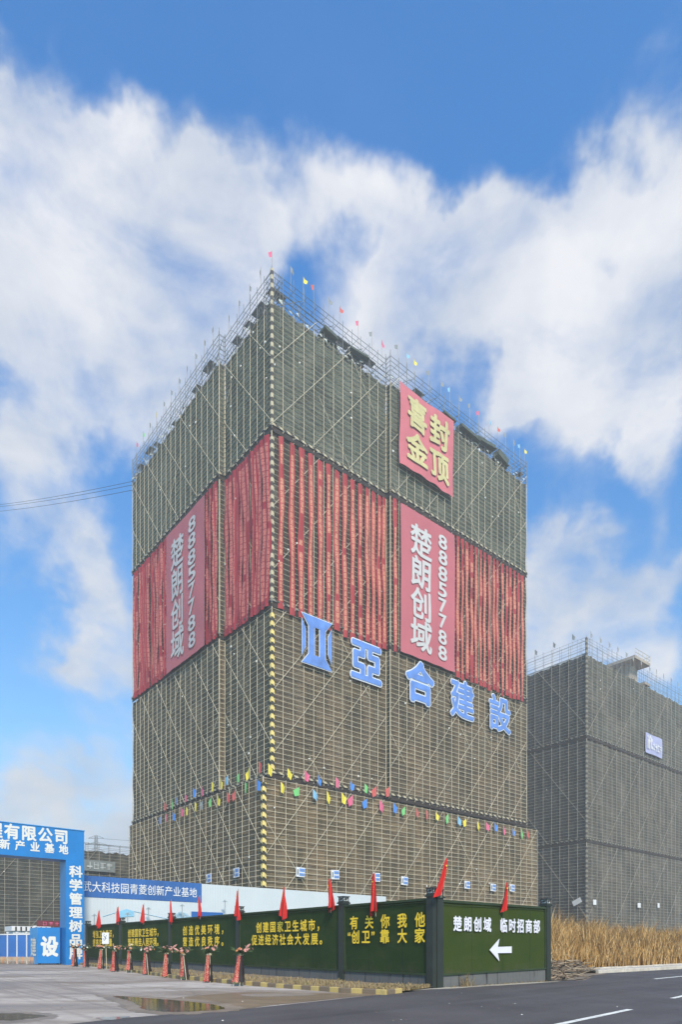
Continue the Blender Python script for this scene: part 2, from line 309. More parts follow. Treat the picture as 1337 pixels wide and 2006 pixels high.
def ground_mats():
    t = NT('yard_concrete', .8); ob = t.tc.outputs['Object']
    a = t.noise(ob, .16, (.55, 1.6, 1), 6); b = t.noise(ob, 1.4, (1,1,1), 6, .7); c = t.noise(ob, 14, (1,1,1), 4)
    col = t.mix(t.rng(a, .42, .6), (.27, .215, .17), (.47, .41, .35)); col = t.mix(t.rng(b, .45, .75, 0, .45), col, (.20, .165, .135)); col = t.mix(t.rng(c, .5, .8, 0, .3), col, (.44, .41, .37))
    rt = t.rng(t.noise(ob, .5, (.5, 2.2, 1), 5), .53, .68, 0, .5); col = t.mix(rt, col, (.17, .145, .125))
    o = t.xy(ob); jx = t.M('ABSOLUTE', t.M('SUBTRACT', t.M('FRACT', t.M('DIVIDE', t.M('MULTIPLY_ADD', o[1], .82, o[0]), 6.5)), .5)); jy = t.M('ABSOLUTE', t.M('SUBTRACT', t.M('FRACT', t.M('DIVIDE', t.M('MULTIPLY_ADD', o[0], -.82, o[1]), 6.5)), .5))
    jn = t.M('LESS_THAN', t.M('MINIMUM', jx, jy), .0045); col = t.mix(t.M('MULTIPLY', jn, .6), col, (.10, .085, .07))
    vr = t.n('ShaderNodeTexVoronoi', feature='DISTANCE_TO_EDGE'); vr.inputs['Scale'].default_value = .22; mpv = t.n('ShaderNodeMapping'); dn = t.n('ShaderNodeTexNoise'); dn.inputs['Scale'].default_value = .9; dn.inputs['Detail'].default_value = 5; t.put(ob, dn.inputs['Vector'])
    va = t.n('ShaderNodeVectorMath', operation='MULTIPLY_ADD'); t.put(dn.outputs['Color'], va.inputs[0]); va.inputs[1].default_value = (2.5,)*3; t.put(ob, va.inputs[2]); t.put(va.outputs[0], vr.inputs['Vector'])
    col = t.mix(t.M('MULTIPLY', t.M('LESS_THAN', vr.outputs['Distance'], .005), .5), col, (.09, .075, .06))
    tm = t.noise(ob, .9, (.9, .07, 1), 3); rot = t.n('ShaderNodeMapping'); rot.inputs['Rotation'].default_value = (0, 0, R(-38)); t.put(ob, rot.inputs[0]); tm = t.noise(rot.outputs[0], 1.1, (1.6, .05, 1), 3); col = t.mix(t.rng(tm, .52, .66, 0, .5), col, (.19, .155, .13))
    bw = t.noise(ob, .11, (1, 1.8, 1), 5); col = t.mix(t.rng(bw, .54, .62, 0, .65), col, (.20, .145, .10))
    t.put(col, t.b.inputs['Base Color']); t.put(t.rng(a, .4, .55, .45, .9), t.b.inputs['Roughness'])
    bp = t.n('ShaderNodeBump'); bp.inputs['Strength'].default_value = .25; bp.inputs['Distance'].default_value = .02; t.put(c, bp.inputs['Height']); t.put(bp.outputs[0], t.b.inputs['Normal'])
    yard = t.m
    t = NT('asphalt', .82); ob = t.tc.outputs['Object']
    a = t.noise(ob, .35, (1,1,1), 5); c = t.noise(ob, 45, (1,1,1), 3, .8); d = t.noise(ob, .25, (1,.25,1), 4)
    col = t.mix(t.rng(a, .35, .65), (.070, .061, .058), (.098, .086, .082)); col = t.mix(t.rng(c, .56, .72, 0, .55), col, (.13, .12, .118)); col = t.mix(t.rng(c, .28, .42, .5, 0), col, (.03, .03, .03)); col = t.mix(t.rng(d, .55, .7, 0, .5), col, (.09, .078, .072))
    rot = t.n('ShaderNodeMapping'); rot.inputs['Rotation'].default_value = (0, 0, R(-44)); t.put(ob, rot.inputs[0]); col = t.mix(t.rng(t.noise(rot.outputs[0], .8, (.06, 1.3, 1), 4), .5, .68, 0, .6), col, (.11, .098, .092))
    col = t.mix(t.rng(t.noise(rot.outputs[0], .7, (.05, 1.1, 1), 3), .36, .46, .45, 0), col, (.026, .024, .024))
    t.put(col, t.b.inputs['Base Color']); t.put(t.rng(d, .4, .65, .6, .85), t.b.inputs['Roughness'])
    bp = t.n('ShaderNodeBump'); bp.inputs['Strength'].default_value = .6; bp.inputs['Distance'].default_value = .012; t.put(c, bp.inputs['Height']); t.put(bp.outputs[0], t.b.inputs['Normal'])
    return yard, t.m
YARD, ASPH = ground_mats()
EARTH = mat('dusty_earth', (.20, .155, .11), .95, .3, 1.2, .5, detail=7)
MUD = mat('wet_mud', (.205, .145, .09), .42, .25, 1.0, .1, spec=.4, detail=6, stretch=(.6, 1.6, 1))
DUST = mat('pale_dust', (.36, .32, .25), .95, .2, 1.5, .2, detail=6)
t_ = NT('puddle_water', .10); t_.b.inputs['Specular IOR Level'].default_value = .6; t_.put(t_.mix(t_.noise(t_.tc.outputs['Object'], .8), (.085, .062, .038), (.12, .09, .06)), t_.b.inputs['Base Color']); WATER = t_.m
sheet('ground', [(-500,-20),(500,-20),(500,700),(-500,700)], -.03, EARTH)
road_l = [(-200,2400),(130,2006),(251,1993),(366,1984),(471,1977),(618,1961.6),(700,1952.5),(748,1947.5)]
lx = gxy(road_l[1:])
Kc = [Vector((1.45, 21.7)), Vector((0, 22.7)), Vector((-3.9, 26.7)), Vector((-8.2, 32.0)), Vector((-13.2, 40.2)), Vector((-18.2, 48.3)), Vector((-21.3, 53.2))]   # front line of the striped kerb
yard_poly = [(-60, 8), (-6.5, 8)] + lx + [tuple(p) for p in Kc] + [(-21.6, 62), (-60, 62)]
sheet('concrete_yard', yard_poly, 0, YARD)
FC = Vector((3.53, 25.0))                                     # fence corner
KR = Vector((14.6, 37.2))                                     # right kerb start
Ud, Vd = U.xy.normalized(), V.xy.normalized()
fr_end = FC + Ud*8.0
road = [(-6.5, 8), (40, 8), (80, 40)] + [tuple(KR+Ud*70), tuple(KR+Ud*.0), tuple(fr_end+Vector((1.6, .3))), tuple(fr_end-Vd*.35), tuple(FC-Vd*.45+Ud*.6), (3.0, 23.9), (2.35, 22.9)] + lx[::-1]
sheet('asphalt_road', road, .004, ASPH)
sheet('dust_edge', blob([(1.9,22.7),(2.9,23.95),(4.2,24.75),(6.5,26.6),(9.5,29.0),(9.3,29.3),(6.2,27.05),(3.8,25.1),(2.4,24.2),(1.6,23.0)], 60, .06, 3), .010, DUST)
mud = gxy([(330,1955),(470,1944),(600,1945),(720,1944),(770,1942),(748,1948),(690,1952.5),(618,1960),(520,1970),(471,1976),(400,1975),(340,1968),(280,1958)])
sheet('mud_stain', blob(mud, 80, .05, 5), .006, MUD)
sheet('mud_patch', blob(gxy([(480,1946.5),(600,1946),(610,1949.5),(520,1952),(480,1951)]), 40, .05, 15), .009, YARD)
DAMP = mat('damp_concrete', (.23, .175, .125), .5, .3, 1.2, .1, spec=.4, detail=6)
sheet('damp_margin', blob(gxy([(190,1949),(290,1952),(380,1957),(440,1964),(480,1977),(400,1985),(330,1987),(260,1981),(235,1970),(215,1958)]), 70, .12, 18), .0075, DAMP)
sheet('damp_margin', blob(gxy([(-40,1983),(50,1981),(115,1989),(80,1998),(20,2003),(-40,1999)]), 60, .08, 19), .005, DAMP)
sheet('puddle', blob(gxy([(222,1951),(290,1955),(360,1961),(420,1968),(440,1976),(385,1981),(330,1982),(280,1977),(270,1968),(250,1960)]), 120, .05, 8), .0105, WATER)
sheet('puddle', blob(gxy([(-30,1986),(40,1985),(92,1990),(60,1995),(20,1999),(-30,1996)]), 60, .06, 9), .008, WATER)
sheet('puddle', blob(gxy([(192,1993),(240,1991),(253,1992),(225,1997),(200,1997)]), 40, .04, 10), .008, WATER)
t_ = NT('road_paint', .7); t_.put(t_.mix(t_.rng(t_.noise(t_.tc.outputs['Object'], 9, (1,1,1), 5), .5, .7, 0, .7), (.72,.70,.62), (.2,.19,.18)), t_.b.inputs['Base Color']); PAINT = t_.m
def dash(a, b, w, name='lane_marking'):
    a, b = Vector(a), Vector(b); d = (b-a).normalized(); n = Vector((-d.y, d.x))*w/2
    sheet(name, [tuple(a-n), tuple(b-n), tuple(b+n), tuple(a+n)], .009, PAINT)
dash((4.0, 13.15), (7.45, 16.9), .17); dash((10.25, 20.3), (14.2, 24.8), .17); dash((15.0, 31.4), (21.0, 37.2), .2)
# striped kerb along the left fence: a row of blocks, every block its own face of paint
KERB = stripe_mat('kerb_paint', 1.0, (.17, .125, .085), (.46, .34, .12), 1.0, .45)
PALEK = mat('kerb_stone', (.46, .41, .34), .85, .2, 1.5, .3, detail=6)
def kerb(name, pts, h, w, m, label=None):
    mb = MB(); run = 0
    for a, b in zip(pts, pts[1:]):
        d = (b-a); L = d.length; d.normalize(); n = Vector((d.y, -d.x))
        k = max(1, int(L/1.0))
        for i in range(k):
            p, q = a+d*(L*i/k+.006), a+d*(L*(i+1)/k-.006); hh = h+random.uniform(-.012, .012); n0 = n*random.uniform(-.012, .012)
            p, q = p+n0, q+n0; P2, Q2 = p+n*w, q+n*w; c = .02
            z = lambda v, e: (v.x, v.y, G(v.y)+e)
            pi, qi = p+n*c, q+n*c
            u0, u1 = run+L*i/k, run+L*(i+1)/k
            mb.face([z(p,-.05), z(q,-.05), z(q,hh-c), z(p,hh-c)], [(u0,0),(u1,0),(u1,0),(u0,0)])
            mb.face([z(p,hh-c), z(q,hh-c), z(qi,hh), z(pi,hh)], [(u0,0),(u1,0),(u1,0),(u0,0)])
            mb.face([z(pi,hh), z(qi,hh), z(Q2,hh), z(P2,hh)], [(u0,0),(u1,0),(u1,0),(u0,0)])
            mb.face([z(P2,hh), z(Q2,hh), z(Q2,-.05), z(P2,-.05)], [(u0,0),(u1,0),(u1,0),(u0,0)])
            mb.face([z(p,-.05), z(p,hh-c), z(pi,hh), z(P2,hh), z(P2,-.05)], [(u0,0)]*5); mb.face([z(q,-.05), z(Q2,-.05), z(Q2,hh), z(qi,hh), z(q,hh-c)], [(u1,0)]*5)
        run += L
    return structure(mb.build(name, m))
kerb('striped_kerb', [Vector((2.1,22.6))]+Kc, .17, .16, KERB)
kr = [KR, KR+Ud*60]
kerb('kerb', kr[::-1], .2, .18, PALEK)
sheet('pavement', [tuple(KR-Vd*-.18), tuple(KR+Ud*60+Vd*.18), tuple(KR+Ud*60+Vd*3.2), tuple(KR+Vd*1.2-Ud*1.2)], .17, PALEK)
kerb('pavement_edge', [KR+Ud*60+Vd*3.2, KR+Vd*1.2-Ud*1.0], .25, .12, PALEK)
#TOWERS
# ---------------------------------------------------------------- scaffolded towers
def seg_r(v0, x0, x1): return dict(k='r', o=v0, x0=x0, x1=x1)     # face along +u at v = v0
def seg_l(u0, v0, v1): return dict(k='l', o=u0, x0=-v1, x1=-v0)   # face along v at u = u0, x runs towards the corner
def P(s, x, y, z): return (x, s['o']+y, z) if s['k'] == 'r' else (s['o']+y, -x, z)
def build_tower(root, spec, r=.034, rail_r=.034, sp=1.5, rise=.6, slope=52, brace_sp=5.6, tags=0, rnd=random.Random(3)):
    poles = []; rails = []; braces = []
    for T in spec['tiers']:
        z0, z1, net1 = T['z0'], T['z1'], T['net1']
        for si, s in enumerate(T['segs']):
            L = s['x1']-s['x0']; nx = max(1, int(round(L/sp)))
            seed = rnd.random()*40
            zlo = z0+(.62 if False else 0)
            def fn(a, b, s=s, L=L, nx=nx, z0=z0, net1=net1, seed=seed):
                x = s['x0']+a*L; z = z0+b*(net1-z0)
                sag = .10+.09*abs(math.sin(math.pi*a*nx))+.05*math.sin(z*1.1+seed+x*.7)+.04*math.sin(x*2.3+z*.6)
                if T.get('ragged') and b > .999: z += .10*math.sin(x*1.9+seed)+.12*math.sin(x*4.7)
                return P(s, x, sag, z)
            mb = MB().grid(fn, max(2, nx*3), max(4, int((net1-z0)/.9)), uvfn=lambda a, b, s=s, L=L, z0=z0, net1=net1: (s['x0']+a*L, z0+b*(net1-z0)))
            o = mb.build('safety_net', T['nets'][s['k']], root, smooth=True)
            for i in range(nx+1):
                x = s['x0']+L*i/nx+rnd.uniform(-.04, .04)
                poles.append((s, x, z0-.3 if z0 > 1 else z0, z1+rnd.choice((0, 0, .15, .35)), -.05, net1 if T.get('top') else z1))
            for j in range(1, int((z1-z0)/rise)+1):
                z = z0+j*rise
                rails.append((s, z+rnd.uniform(-.03, .03), z > net1))
            if L > 4:
                bl = (z1-z0) if not T.get('top') else net1-z0+1.2
                dx = bl/math.tan(R(slope)); x = s['x0']-dx+rnd.uniform(0, 2)
                while x < s['x1']:
                    for dirn in ((1,) if rnd.random() < .6 else (1, -1)):
                        xa, xb = (x, x+dx); za, zb = z0+.1, z0+bl
                        t0 = max(0, (s['x0']-xa)/dx); t1 = min(1, (s['x1']-xa)/dx)
                        if t1-t0 < .12: continue
                        if dirn > 0: a, b = (xa+dx*t0, za+(zb-za)*t0), (xa+dx*t1, za+(zb-za)*t1)
                        else:
                            a, b = (xa+dx*t0, zb-(zb-za)*t0), (xa+dx*t1, zb-(zb-za)*t1)
                            tt = rnd.uniform(.35, .8); b2 = (a[0]+(b[0]-a[0])*tt, a[1]+(b[1]-a[1])*tt); a, b = (b2, b) if rnd.random() < .5 else (a, b2)
                        if s['k'] == 'l': m_ = s['x0']+s['x1']; a, b = (m_-a[0], a[1]), (m_-b[0], b[1])
                        braces.append((s, a, b, -.10 if dirn > 0 else -.02))
                    x += brace_sp
    k = spec.get('near', (0, 0))
    def split(items, name, draw, key, cap):
        items.sort(key=key)
        for it in items[:cap]:
            mb = MB(); mi = draw(mb, it); mb.build(name, spec.get('mats', [PALE, PALER, RAIL]), root)
        if items[cap:]:
            mb = MB()
            for it in items[cap:]: draw(mb, it)
            structure(mb.build(name, spec.get('mats', [PALE, PALER, RAIL]), root), 'stuff')
    kx = lambda s, x: -x if s['k'] == 'l' else x
    split(poles, 'scaffold_pole', lambda mb, p: (mb.tube(P(p[0], p[1], p[4], p[2]), P(p[0], p[1], p[4], p[5]), r, 5), p[3] > p[5]+.5 and mb.tube(P(p[0], p[1], p[4], p[5]), P(p[0], p[1], p[4], p[3]), r, 5, mi=1)), lambda p: abs(kx(p[0], p[1]))+p[2]*.3, 100)
    split(rails, 'guard_rail', lambda mb, p: mb.tube(P(p[0], p[0]['x0'], -.02, p[1]), P(p[0], p[0]['x1'], -.02, p[1]), rail_r, 4, mi=1 if p[2] else 2), lambda p: p[1], 100)
    split(braces, 'cross_brace', lambda mb, p: mb.tube(P(p[0], p[1][0], p[3], p[1][1]), P(p[0], p[2][0], p[3], p[2][1]), r*.80, 5, mi=2), lambda p: p[1][1], 100)
    # deck edges: a striped toe board over a sheet painted with the gap's shade
    for T in spec['tiers']:
        if not T.get('edge'): continue
        for s in T['segs']:
            z = T['z0']; mb = MB(); x0, x1 = s['x0']-.1, s['x1']+.1
            mb.face([P(s,x0,-.16,z-.02), P(s,x1,-.16,z-.02), P(s,x1,-.16,z+.22), P(s,x0,-.16,z+.22)], [(x0,0),(x1,0),(x1,.24),(x0,.24)])
            mb.face([P(s,x0,-.12,z+.22), P(s,x1,-.12,z+.22), P(s,x1,-.16,z+.22), P(s,x0,-.16,z+.22)], [(x0,0),(x1,0),(x1,.04),(x0,.04)])
            mb.build('toe_board', T['edge'], root)
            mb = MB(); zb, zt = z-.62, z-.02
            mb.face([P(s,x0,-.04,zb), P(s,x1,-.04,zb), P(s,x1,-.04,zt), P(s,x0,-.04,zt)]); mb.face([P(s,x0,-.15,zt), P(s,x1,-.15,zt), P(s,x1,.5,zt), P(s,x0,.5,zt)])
            n = int((x1-x0)/1.5)
            for i in range(n+1):
                x = x0+(x1-x0)*i/max(1, n)
                a, b = P(s, x-.05, -.15, z-.16), P(s, x+.05, -.02, z-.03)
                mb.box(min(a[0],b[0]), max(a[0],b[0]), min(a[1],b[1]), max(a[1],b[1]), a[2], b[2], mi=1)
            mb.build('shaded_deck_underside', [DARK, CONC], root)
    for T in spec['tiers']:
        for c in T.get('corners', ()):
            u, v, w, m = c; z0, z1 = T['z0']+.3, T['z1']-(.7 if not T.get('top') else .2)
            mb = MB()
            mb.face([(u-.02,v-.14,z0),(u+w,v-.14,z0),(u+w,v-.14,z1),(u-.02,v-.14,z1)], [(0,z0),(w,z0),(w,z1),(0,z1)])
            mb.face([(u-.14,v+w,z0),(u-.14,v-.02,z0),(u-.14,v-.02,z1),(u-.14,v+w,z1)], [(0,z0),(w,z0),(w,z1),(0,z1)])
            mb.face([(u-.14,v-.02,z0),(u-.02,v-.14,z0),(u-.02,v-.14,z1),(u-.14,v-.02,z1)], [(0,z0),(.1,z0),(.1,z1),(0,z1)])
            mb.build('corner_board', m, root)
    for i in range(tags):
        T = rnd.choice(spec['tiers']); s = rnd.choice([q for q in T['segs'] if q['x1']-q['x0'] > 4]); x = rnd.uniform(s['x0'], s['x1']); z = rnd.uniform(T['z0']+1, T['net1']-1)
        w = rnd.uniform(.10, .26); h = rnd.uniform(.1, .22); a, b = P(s, x, -.22, z), P(s, x+w, -.13, z+h)
        MB().box(min(a[0],b[0]), max(a[0],b[0]), min(a[1],b[1]), max(a[1],b[1]), a[2], b[2]).build('white_tag', TAGW, root)
C1 = Vector((-7.797, 74, 0))
def at1(u, v, z=0): return C1+U*u+V*v+Vector((0, 0, z))
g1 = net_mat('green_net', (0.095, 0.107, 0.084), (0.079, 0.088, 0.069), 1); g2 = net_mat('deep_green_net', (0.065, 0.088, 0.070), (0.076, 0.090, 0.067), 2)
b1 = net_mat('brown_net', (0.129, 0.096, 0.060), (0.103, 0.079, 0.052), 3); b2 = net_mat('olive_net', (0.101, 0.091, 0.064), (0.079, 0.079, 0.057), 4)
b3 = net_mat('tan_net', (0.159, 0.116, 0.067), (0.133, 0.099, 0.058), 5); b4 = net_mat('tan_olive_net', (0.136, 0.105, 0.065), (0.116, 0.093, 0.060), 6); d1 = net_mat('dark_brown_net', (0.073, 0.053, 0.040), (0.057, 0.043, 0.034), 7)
Z1, Z2, Z3, ZN, ZT = 21.3, 40.7, 60.5, 74.6, 78.3
main = empty('scaffolded_tower', 'tall tower wrapped in green and brown scaffold netting with a red banded middle', 'building', C1, TH)
segs = [seg_r(0, 0, 17.7), seg_r(-.8, 17.7, 47.3), seg_l(0, 0, 10.6), seg_l(-.8, 10.6, 38.2), dict(k='l', o=17.7, x0=0, x1=.8), dict(k='r', o=10.6, x0=-.8, x1=0)]
segb = [seg_r(-.7, -1.6, 50.4), seg_l(-1.6, -.7, 37.6)]
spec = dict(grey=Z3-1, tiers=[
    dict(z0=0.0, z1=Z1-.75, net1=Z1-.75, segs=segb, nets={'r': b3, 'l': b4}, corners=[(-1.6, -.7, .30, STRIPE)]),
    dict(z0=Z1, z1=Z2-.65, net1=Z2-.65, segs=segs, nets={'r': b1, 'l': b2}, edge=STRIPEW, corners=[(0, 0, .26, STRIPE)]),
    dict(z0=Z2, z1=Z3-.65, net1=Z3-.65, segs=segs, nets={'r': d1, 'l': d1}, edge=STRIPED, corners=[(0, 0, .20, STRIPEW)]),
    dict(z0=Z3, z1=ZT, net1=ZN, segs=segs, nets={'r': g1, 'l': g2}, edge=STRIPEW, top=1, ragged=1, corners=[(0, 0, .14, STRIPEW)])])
build_tower(main, spec, tags=90)
# concrete frame inside, the decks that close the gaps, the open top
MB().box(1.4, 45.6, 1.4, 37, 0, 72.5).build('concrete_core', CONC, main)
mb = MB()
for z in (Z1, Z2, Z3): mb.box(-.05, 47, -.05, 37.6, z-.64, z-.6)
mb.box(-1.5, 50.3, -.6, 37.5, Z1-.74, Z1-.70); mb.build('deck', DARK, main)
mb = MB()                                                     # nets on the two sides turned away
mb.box(47.1, 47.2, -.7, 38, Z1, ZN-.3); mb.box(0, 47.1, 38.0, 38.1, Z1, ZN-.3); mb.box(50.2, 50.3, -.5, 37.4, 0, Z1-.8); mb.box(-1.4, 50.2, 37.4, 37.5, 0, Z1-.8)
mb.build('rear_net', g1, main)
top = MB(); rnd = random.Random(11)
inner = [seg_r(1.1, 0, 46), seg_l(1.1, 0, 37.5), dict(k='l', o=46.2, x0=-38, x1=.8), dict(k='l', o=47.3, x0=-38, x1=.8), dict(k='r', o=37, x0=-.8, x1=47), dict(k='r', o=38.2, x0=-.8, x1=47)]
for s in inner:
    for j in range(7):
        z = ZN-1.4+j*.72; top.tube(P(s, s['x0'], 0, z), P(s, s['x1'], 0, z), .042, 4)
    n = int((s['x1']-s['x0'])/1.5)
    for i in range(n+1):
        x = s['x0']+(s['x1']-s['x0'])*i/n; top.tube(P(s, x, 0, ZN-2.5), P(s, x, 0, ZT-.3+rnd.uniform(-.4, .3)), .032, 4)
for s in segs[:4]:
    n = int((s['x1']-s['x0'])/1.5)
    for i in range(n+1):
        x = s['x0']+(s['x1']-s['x0'])*i/n
        for z in (ZN-.3, ZN+1.5, ZN+3.2): top.tube(P(s, x, -.1, z), P(s, x, 1.3, z), .025, 4)
        for q in range(2): top.tube(P(s, x, -.05, ZN-.6), P(s, x+rnd.uniform(-1.4, 1.4), .3, ZN+rnd.uniform(.5, 2.4)), .034, 4)
        if i % 3 == 0: top.tube(P(s, x, .55, ZN-.5), P(s, min(x+4.5, s['x1']), .55, ZT-.6), .036, 4)
        z = ZN+rnd.uniform(-.2, 1.9); w = rnd.uniform(.8, 2.2)
        if rnd.random() < .6 and x+w < s['x1']: a, b = P(s, x, .05, z), P(s, x+w, 1.0, z+.06); top.box(min(a[0],b[0]), max(a[0],b[0]), min(a[1],b[1]), max(a[1],b[1]), a[2], b[2])
structure(top.build('top_scaffold', PALER, main), 'stuff')
tuft = MB()
for s in segs[:4]:
    x = s['x0']
    while x < s['x1']-.3:
        w, h = rnd.uniform(.2, .6), rnd.uniform(.15, .55); z = ZN+rnd.uniform(-.3, .55); a = rnd.uniform(-.12, .1)
        tuft.face([P(s,x,-.08+a,z), P(s,x+w,-.08-a,z+rnd.uniform(-.1,.1)), P(s,x+w*.9,.02,z+h), P(s,x+.1*w,.05,z+h*.8)]); x += w+rnd.uniform(.05, .9)
structure(tuft.build('torn_net_edge', mat('bleached_net', (.42, .45, .42), .8, .25, 2), main), 'stuff')
DKG = mat('green_sheeting', (.07, .085, .07), .8, .3, 2, .3)
for u, w, h, tl in ((7.2, 2.0, .5, .12), (11.4, 3.0, .35, -.12), (31.2, 4.2, .5, .05), (35.0, 4.2, .55, -.12), (39.6, 2.6, 1.1, .25), (27.6, 2.4, .4, .05)):
    o = 0 if u < 17 else -.8; Mx = Matrix.Translation((u, o-.55, ZN+.9)) @ Matrix.Rotation(tl, 4, 'Y')
    mb = MB().box(0, w, 0, 1.5, -.06, .06, Mx); mb.box(.1, w-.1, .15, 1.3, .06, h, Mx); mb.tube(Mx @ Vector((0,0,0)), Mx @ Vector((.2, 1.2, 2.2)), .03, 4); mb.build('loading_platform', DKG, main)
# second and third tower
def minor(name, label, C, u0, u1, v1, levels, zn, zt, nets, netl, grey=1e9, sp=1.9):
    r = empty(name, label, 'building', C, TH)
    segs = [seg_r(0, u0, u1)]+([seg_l(0, 0, v1)] if netl else [])
    tiers = []
    zs = [0]+levels
    for i, z in enumerate(zs):
        last = i == len(zs)-1
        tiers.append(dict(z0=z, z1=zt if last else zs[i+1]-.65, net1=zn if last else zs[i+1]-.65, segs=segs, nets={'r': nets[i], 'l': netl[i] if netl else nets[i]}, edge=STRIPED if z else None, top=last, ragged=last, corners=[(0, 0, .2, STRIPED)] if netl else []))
    build_tower(r, dict(grey=grey, tiers=tiers, mats=[DULLP, PALER, DULLP]), r=.034, rail_r=.024, sp=sp, rise=.6, brace_sp=11, tags=12, rnd=random.Random(int(C.x*10)))
    MB().box(u0+1.2, u1-.5, 1.2, v1-.5, 0, zn-1).build('concrete_core', CONC, r)
    mb = MB()
    for z in levels: mb.box(u0, u1, 0, v1, z-.64, z-.6)
    if netl: mb.box(u1-.2, u1-.1, 0, v1, 0, zn-.2); mb.box(u0, u1-.1, v1-.1, v1, 0, zn-.2)
    mb.build('deck', DARK, r)
    mb = MB(); s2 = [seg_r(1.1, u0, u1)]+([seg_l(1.1, 0, v1)] if netl else [])
    for s in s2:
        for z in (zn+.6, zn+1.5, zt-.2): mb.tube(P(s,s['x0'],0,z), P(s,s['x1'],0,z), .03, 4)
        n = int((s['x1']-s['x0'])/2)
        for i in range(n+1): x = s['x0']+(s['x1']-s['x0'])*i/n; mb.tube(P(s,x,0,zn-1), P(s,x,0,zt), .035, 4)
    structure(mb.build('top_scaffold', PALER, r), 'stuff')
    return r
n5 = net_mat('grey_brown_net', (.106, .094, .075), (.088, .082, .068), 8); n6 = net_mat('shaded_grey_net', (.040, .043, .042), (.048, .047, .042), 9); n7 = net_mat('grey_green_net', (.09, .095, .08), (.104, .095, .078), 10); n8 = net_mat('shaded_slate_net', (.046, .049, .055), (.04, .045, .043), 12)  # darker nets of the left side: shade put into their colour
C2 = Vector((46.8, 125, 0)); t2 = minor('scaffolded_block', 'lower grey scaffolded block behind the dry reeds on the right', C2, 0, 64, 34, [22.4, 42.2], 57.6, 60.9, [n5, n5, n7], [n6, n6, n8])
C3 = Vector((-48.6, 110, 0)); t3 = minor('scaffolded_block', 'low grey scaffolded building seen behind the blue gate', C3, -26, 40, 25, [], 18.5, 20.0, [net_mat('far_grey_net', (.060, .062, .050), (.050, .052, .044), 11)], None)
# roof stair head with a cantilevered slab on the right block
mb = MB().box(22.6, 26, 3, 9, 57, 63.0).box(20.6, 27.4, .8, 9.6, 63.0, 63.6).box(24.5, 27.0, .6, 2.6, 58.4, 58.9); mb.build('stair_head', mat('raw_concrete_warm', (.34, .29, .24), .9, .2, .5), t2)
mb = MB()
for x in (20.6, 22.3, 24, 25.7, 27.4): mb.tube((x, .8, 63.6), (x, .8, 65), .05, 4)
for z in (64.2, 65): mb.tube((20.6, .8, z), (27.4, .8, z), .05, 4); mb.tube((27.4, .8, z), (27.4, 9.6, z), .05, 4)
mb.build('guard_rail', PALE, t2)
mb = MB().box(0.3, 33.5, -.25, -.2, 57.6, 58.0); mb.build('net_hem', mat('white_hem', (.50, .52, .52), .7, .2, 1), t2, rz=R(90)); 
# name board on the right block
sg = tag(MB().grid(lambda a, b: (a*7.6, -.04+.06*math.sin(a*9+b*4), b*4.2), 16, 8).build('sign_board', mat('lilac_vinyl', (.36, .37, .56), .6, .15, .3), None, C2+U*22.8-V*.35+Vector((0,0,43.2)), TH), 'small lilac sign with white lettering hung on the grey block at right', 'sign')
letters('lettering', [('i',.75,2.35,.3,2.6),('f',1.55,2.35,.7,2.7),('t',2.4,2.3,.7,2.4)], WHITE, sg, -.2, .04); strokes('lettering', 4, 3.5, 1.75, 1.05, 1.0, 1.9, WHITE, sg, -.2, 1)
#CLOTH
# ---------------------------------------------------------------- ribbons and banners on the main tower
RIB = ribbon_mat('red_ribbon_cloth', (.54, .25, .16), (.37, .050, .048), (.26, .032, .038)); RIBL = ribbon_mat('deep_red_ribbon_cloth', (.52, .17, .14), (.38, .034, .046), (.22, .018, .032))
def ribbon(side, x, v0, w, z0, z1, label, curve=0.0, rnd=random.Random(5)):
    ph = rnd.uniform(0, 9); sw = rnd.uniform(.03, .12); H = z1-z0; tw = rnd.uniform(-.12, .12)
    def fn(a, b):
        zz = (1-b)*H
        cx = sw*math.sin(zz*.35+ph)*(.4+.6*math.sin(math.pi*b)) - curve*math.sin(math.pi*b)**1.3 + tw*b*.5
        ww = w*(1-.22*abs(math.sin(zz*.23+ph*2)))
        return (cx+(a-.5)*ww, -.06*math.sin(zz*.9+ph+a*2)-.05*math.cos((a-.5)*5)-.09*math.sin(a*6.5+ph*3)*(1 if side == 'l' else .3)+.02, z0+b*H)
    o = MB().grid(fn, 4, 30, uvfn=lambda a, b: (a, b*H))
    if side == 'r': loc = at1(x, v0-.22); rz = TH
    else: loc = at1(v0-.22, x); rz = TH-R(90)
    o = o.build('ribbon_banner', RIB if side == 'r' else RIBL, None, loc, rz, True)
    return tag(o, label, 'banner', 'red ribbon banners on the tower')
rr = random.Random(21)
xs = [1.15, 2.65, 3.95, 5.4, 6.75, 8.05, 9.3, 10.65, 11.9, 13.15, 14.3, 15.3, 16.35, 17.2]
for i, x in enumerate(xs): ribbon('r', x, 0, rr.uniform(.78, .98), Z2-.75+rr.uniform(-.3, .35), Z3-.75-rr.uniform(0, .2), f"red ribbon of pale characters on the right face, {ordn(i)} from the front corner")
ribbon('r', 18.45, -.8, .8, Z2-.8, Z3-.8, 'lone red ribbon between the step of the right face and the pink phone banner')
xs = [30.6+i*1.03+rr.uniform(-.12, .12) for i in range(16)]
for i, x in enumerate(xs): ribbon('r', x, -.8, rr.uniform(.68, .9), Z2-.8+rr.uniform(-.3, .2), Z3-.8, f"red ribbon right of the pink phone banner, {ordn(i)} one counted from that banner")
n = 12
for i in range(n):
    ribbon('l', 1.0+i*.8, 0, rr.uniform(.85, 1.25), Z2-.4, Z3-.75, f"red ribbon on the left face between step and front corner, {ordn(i)} from the corner", curve=-1.1*(1-i/n)**.8*.6)
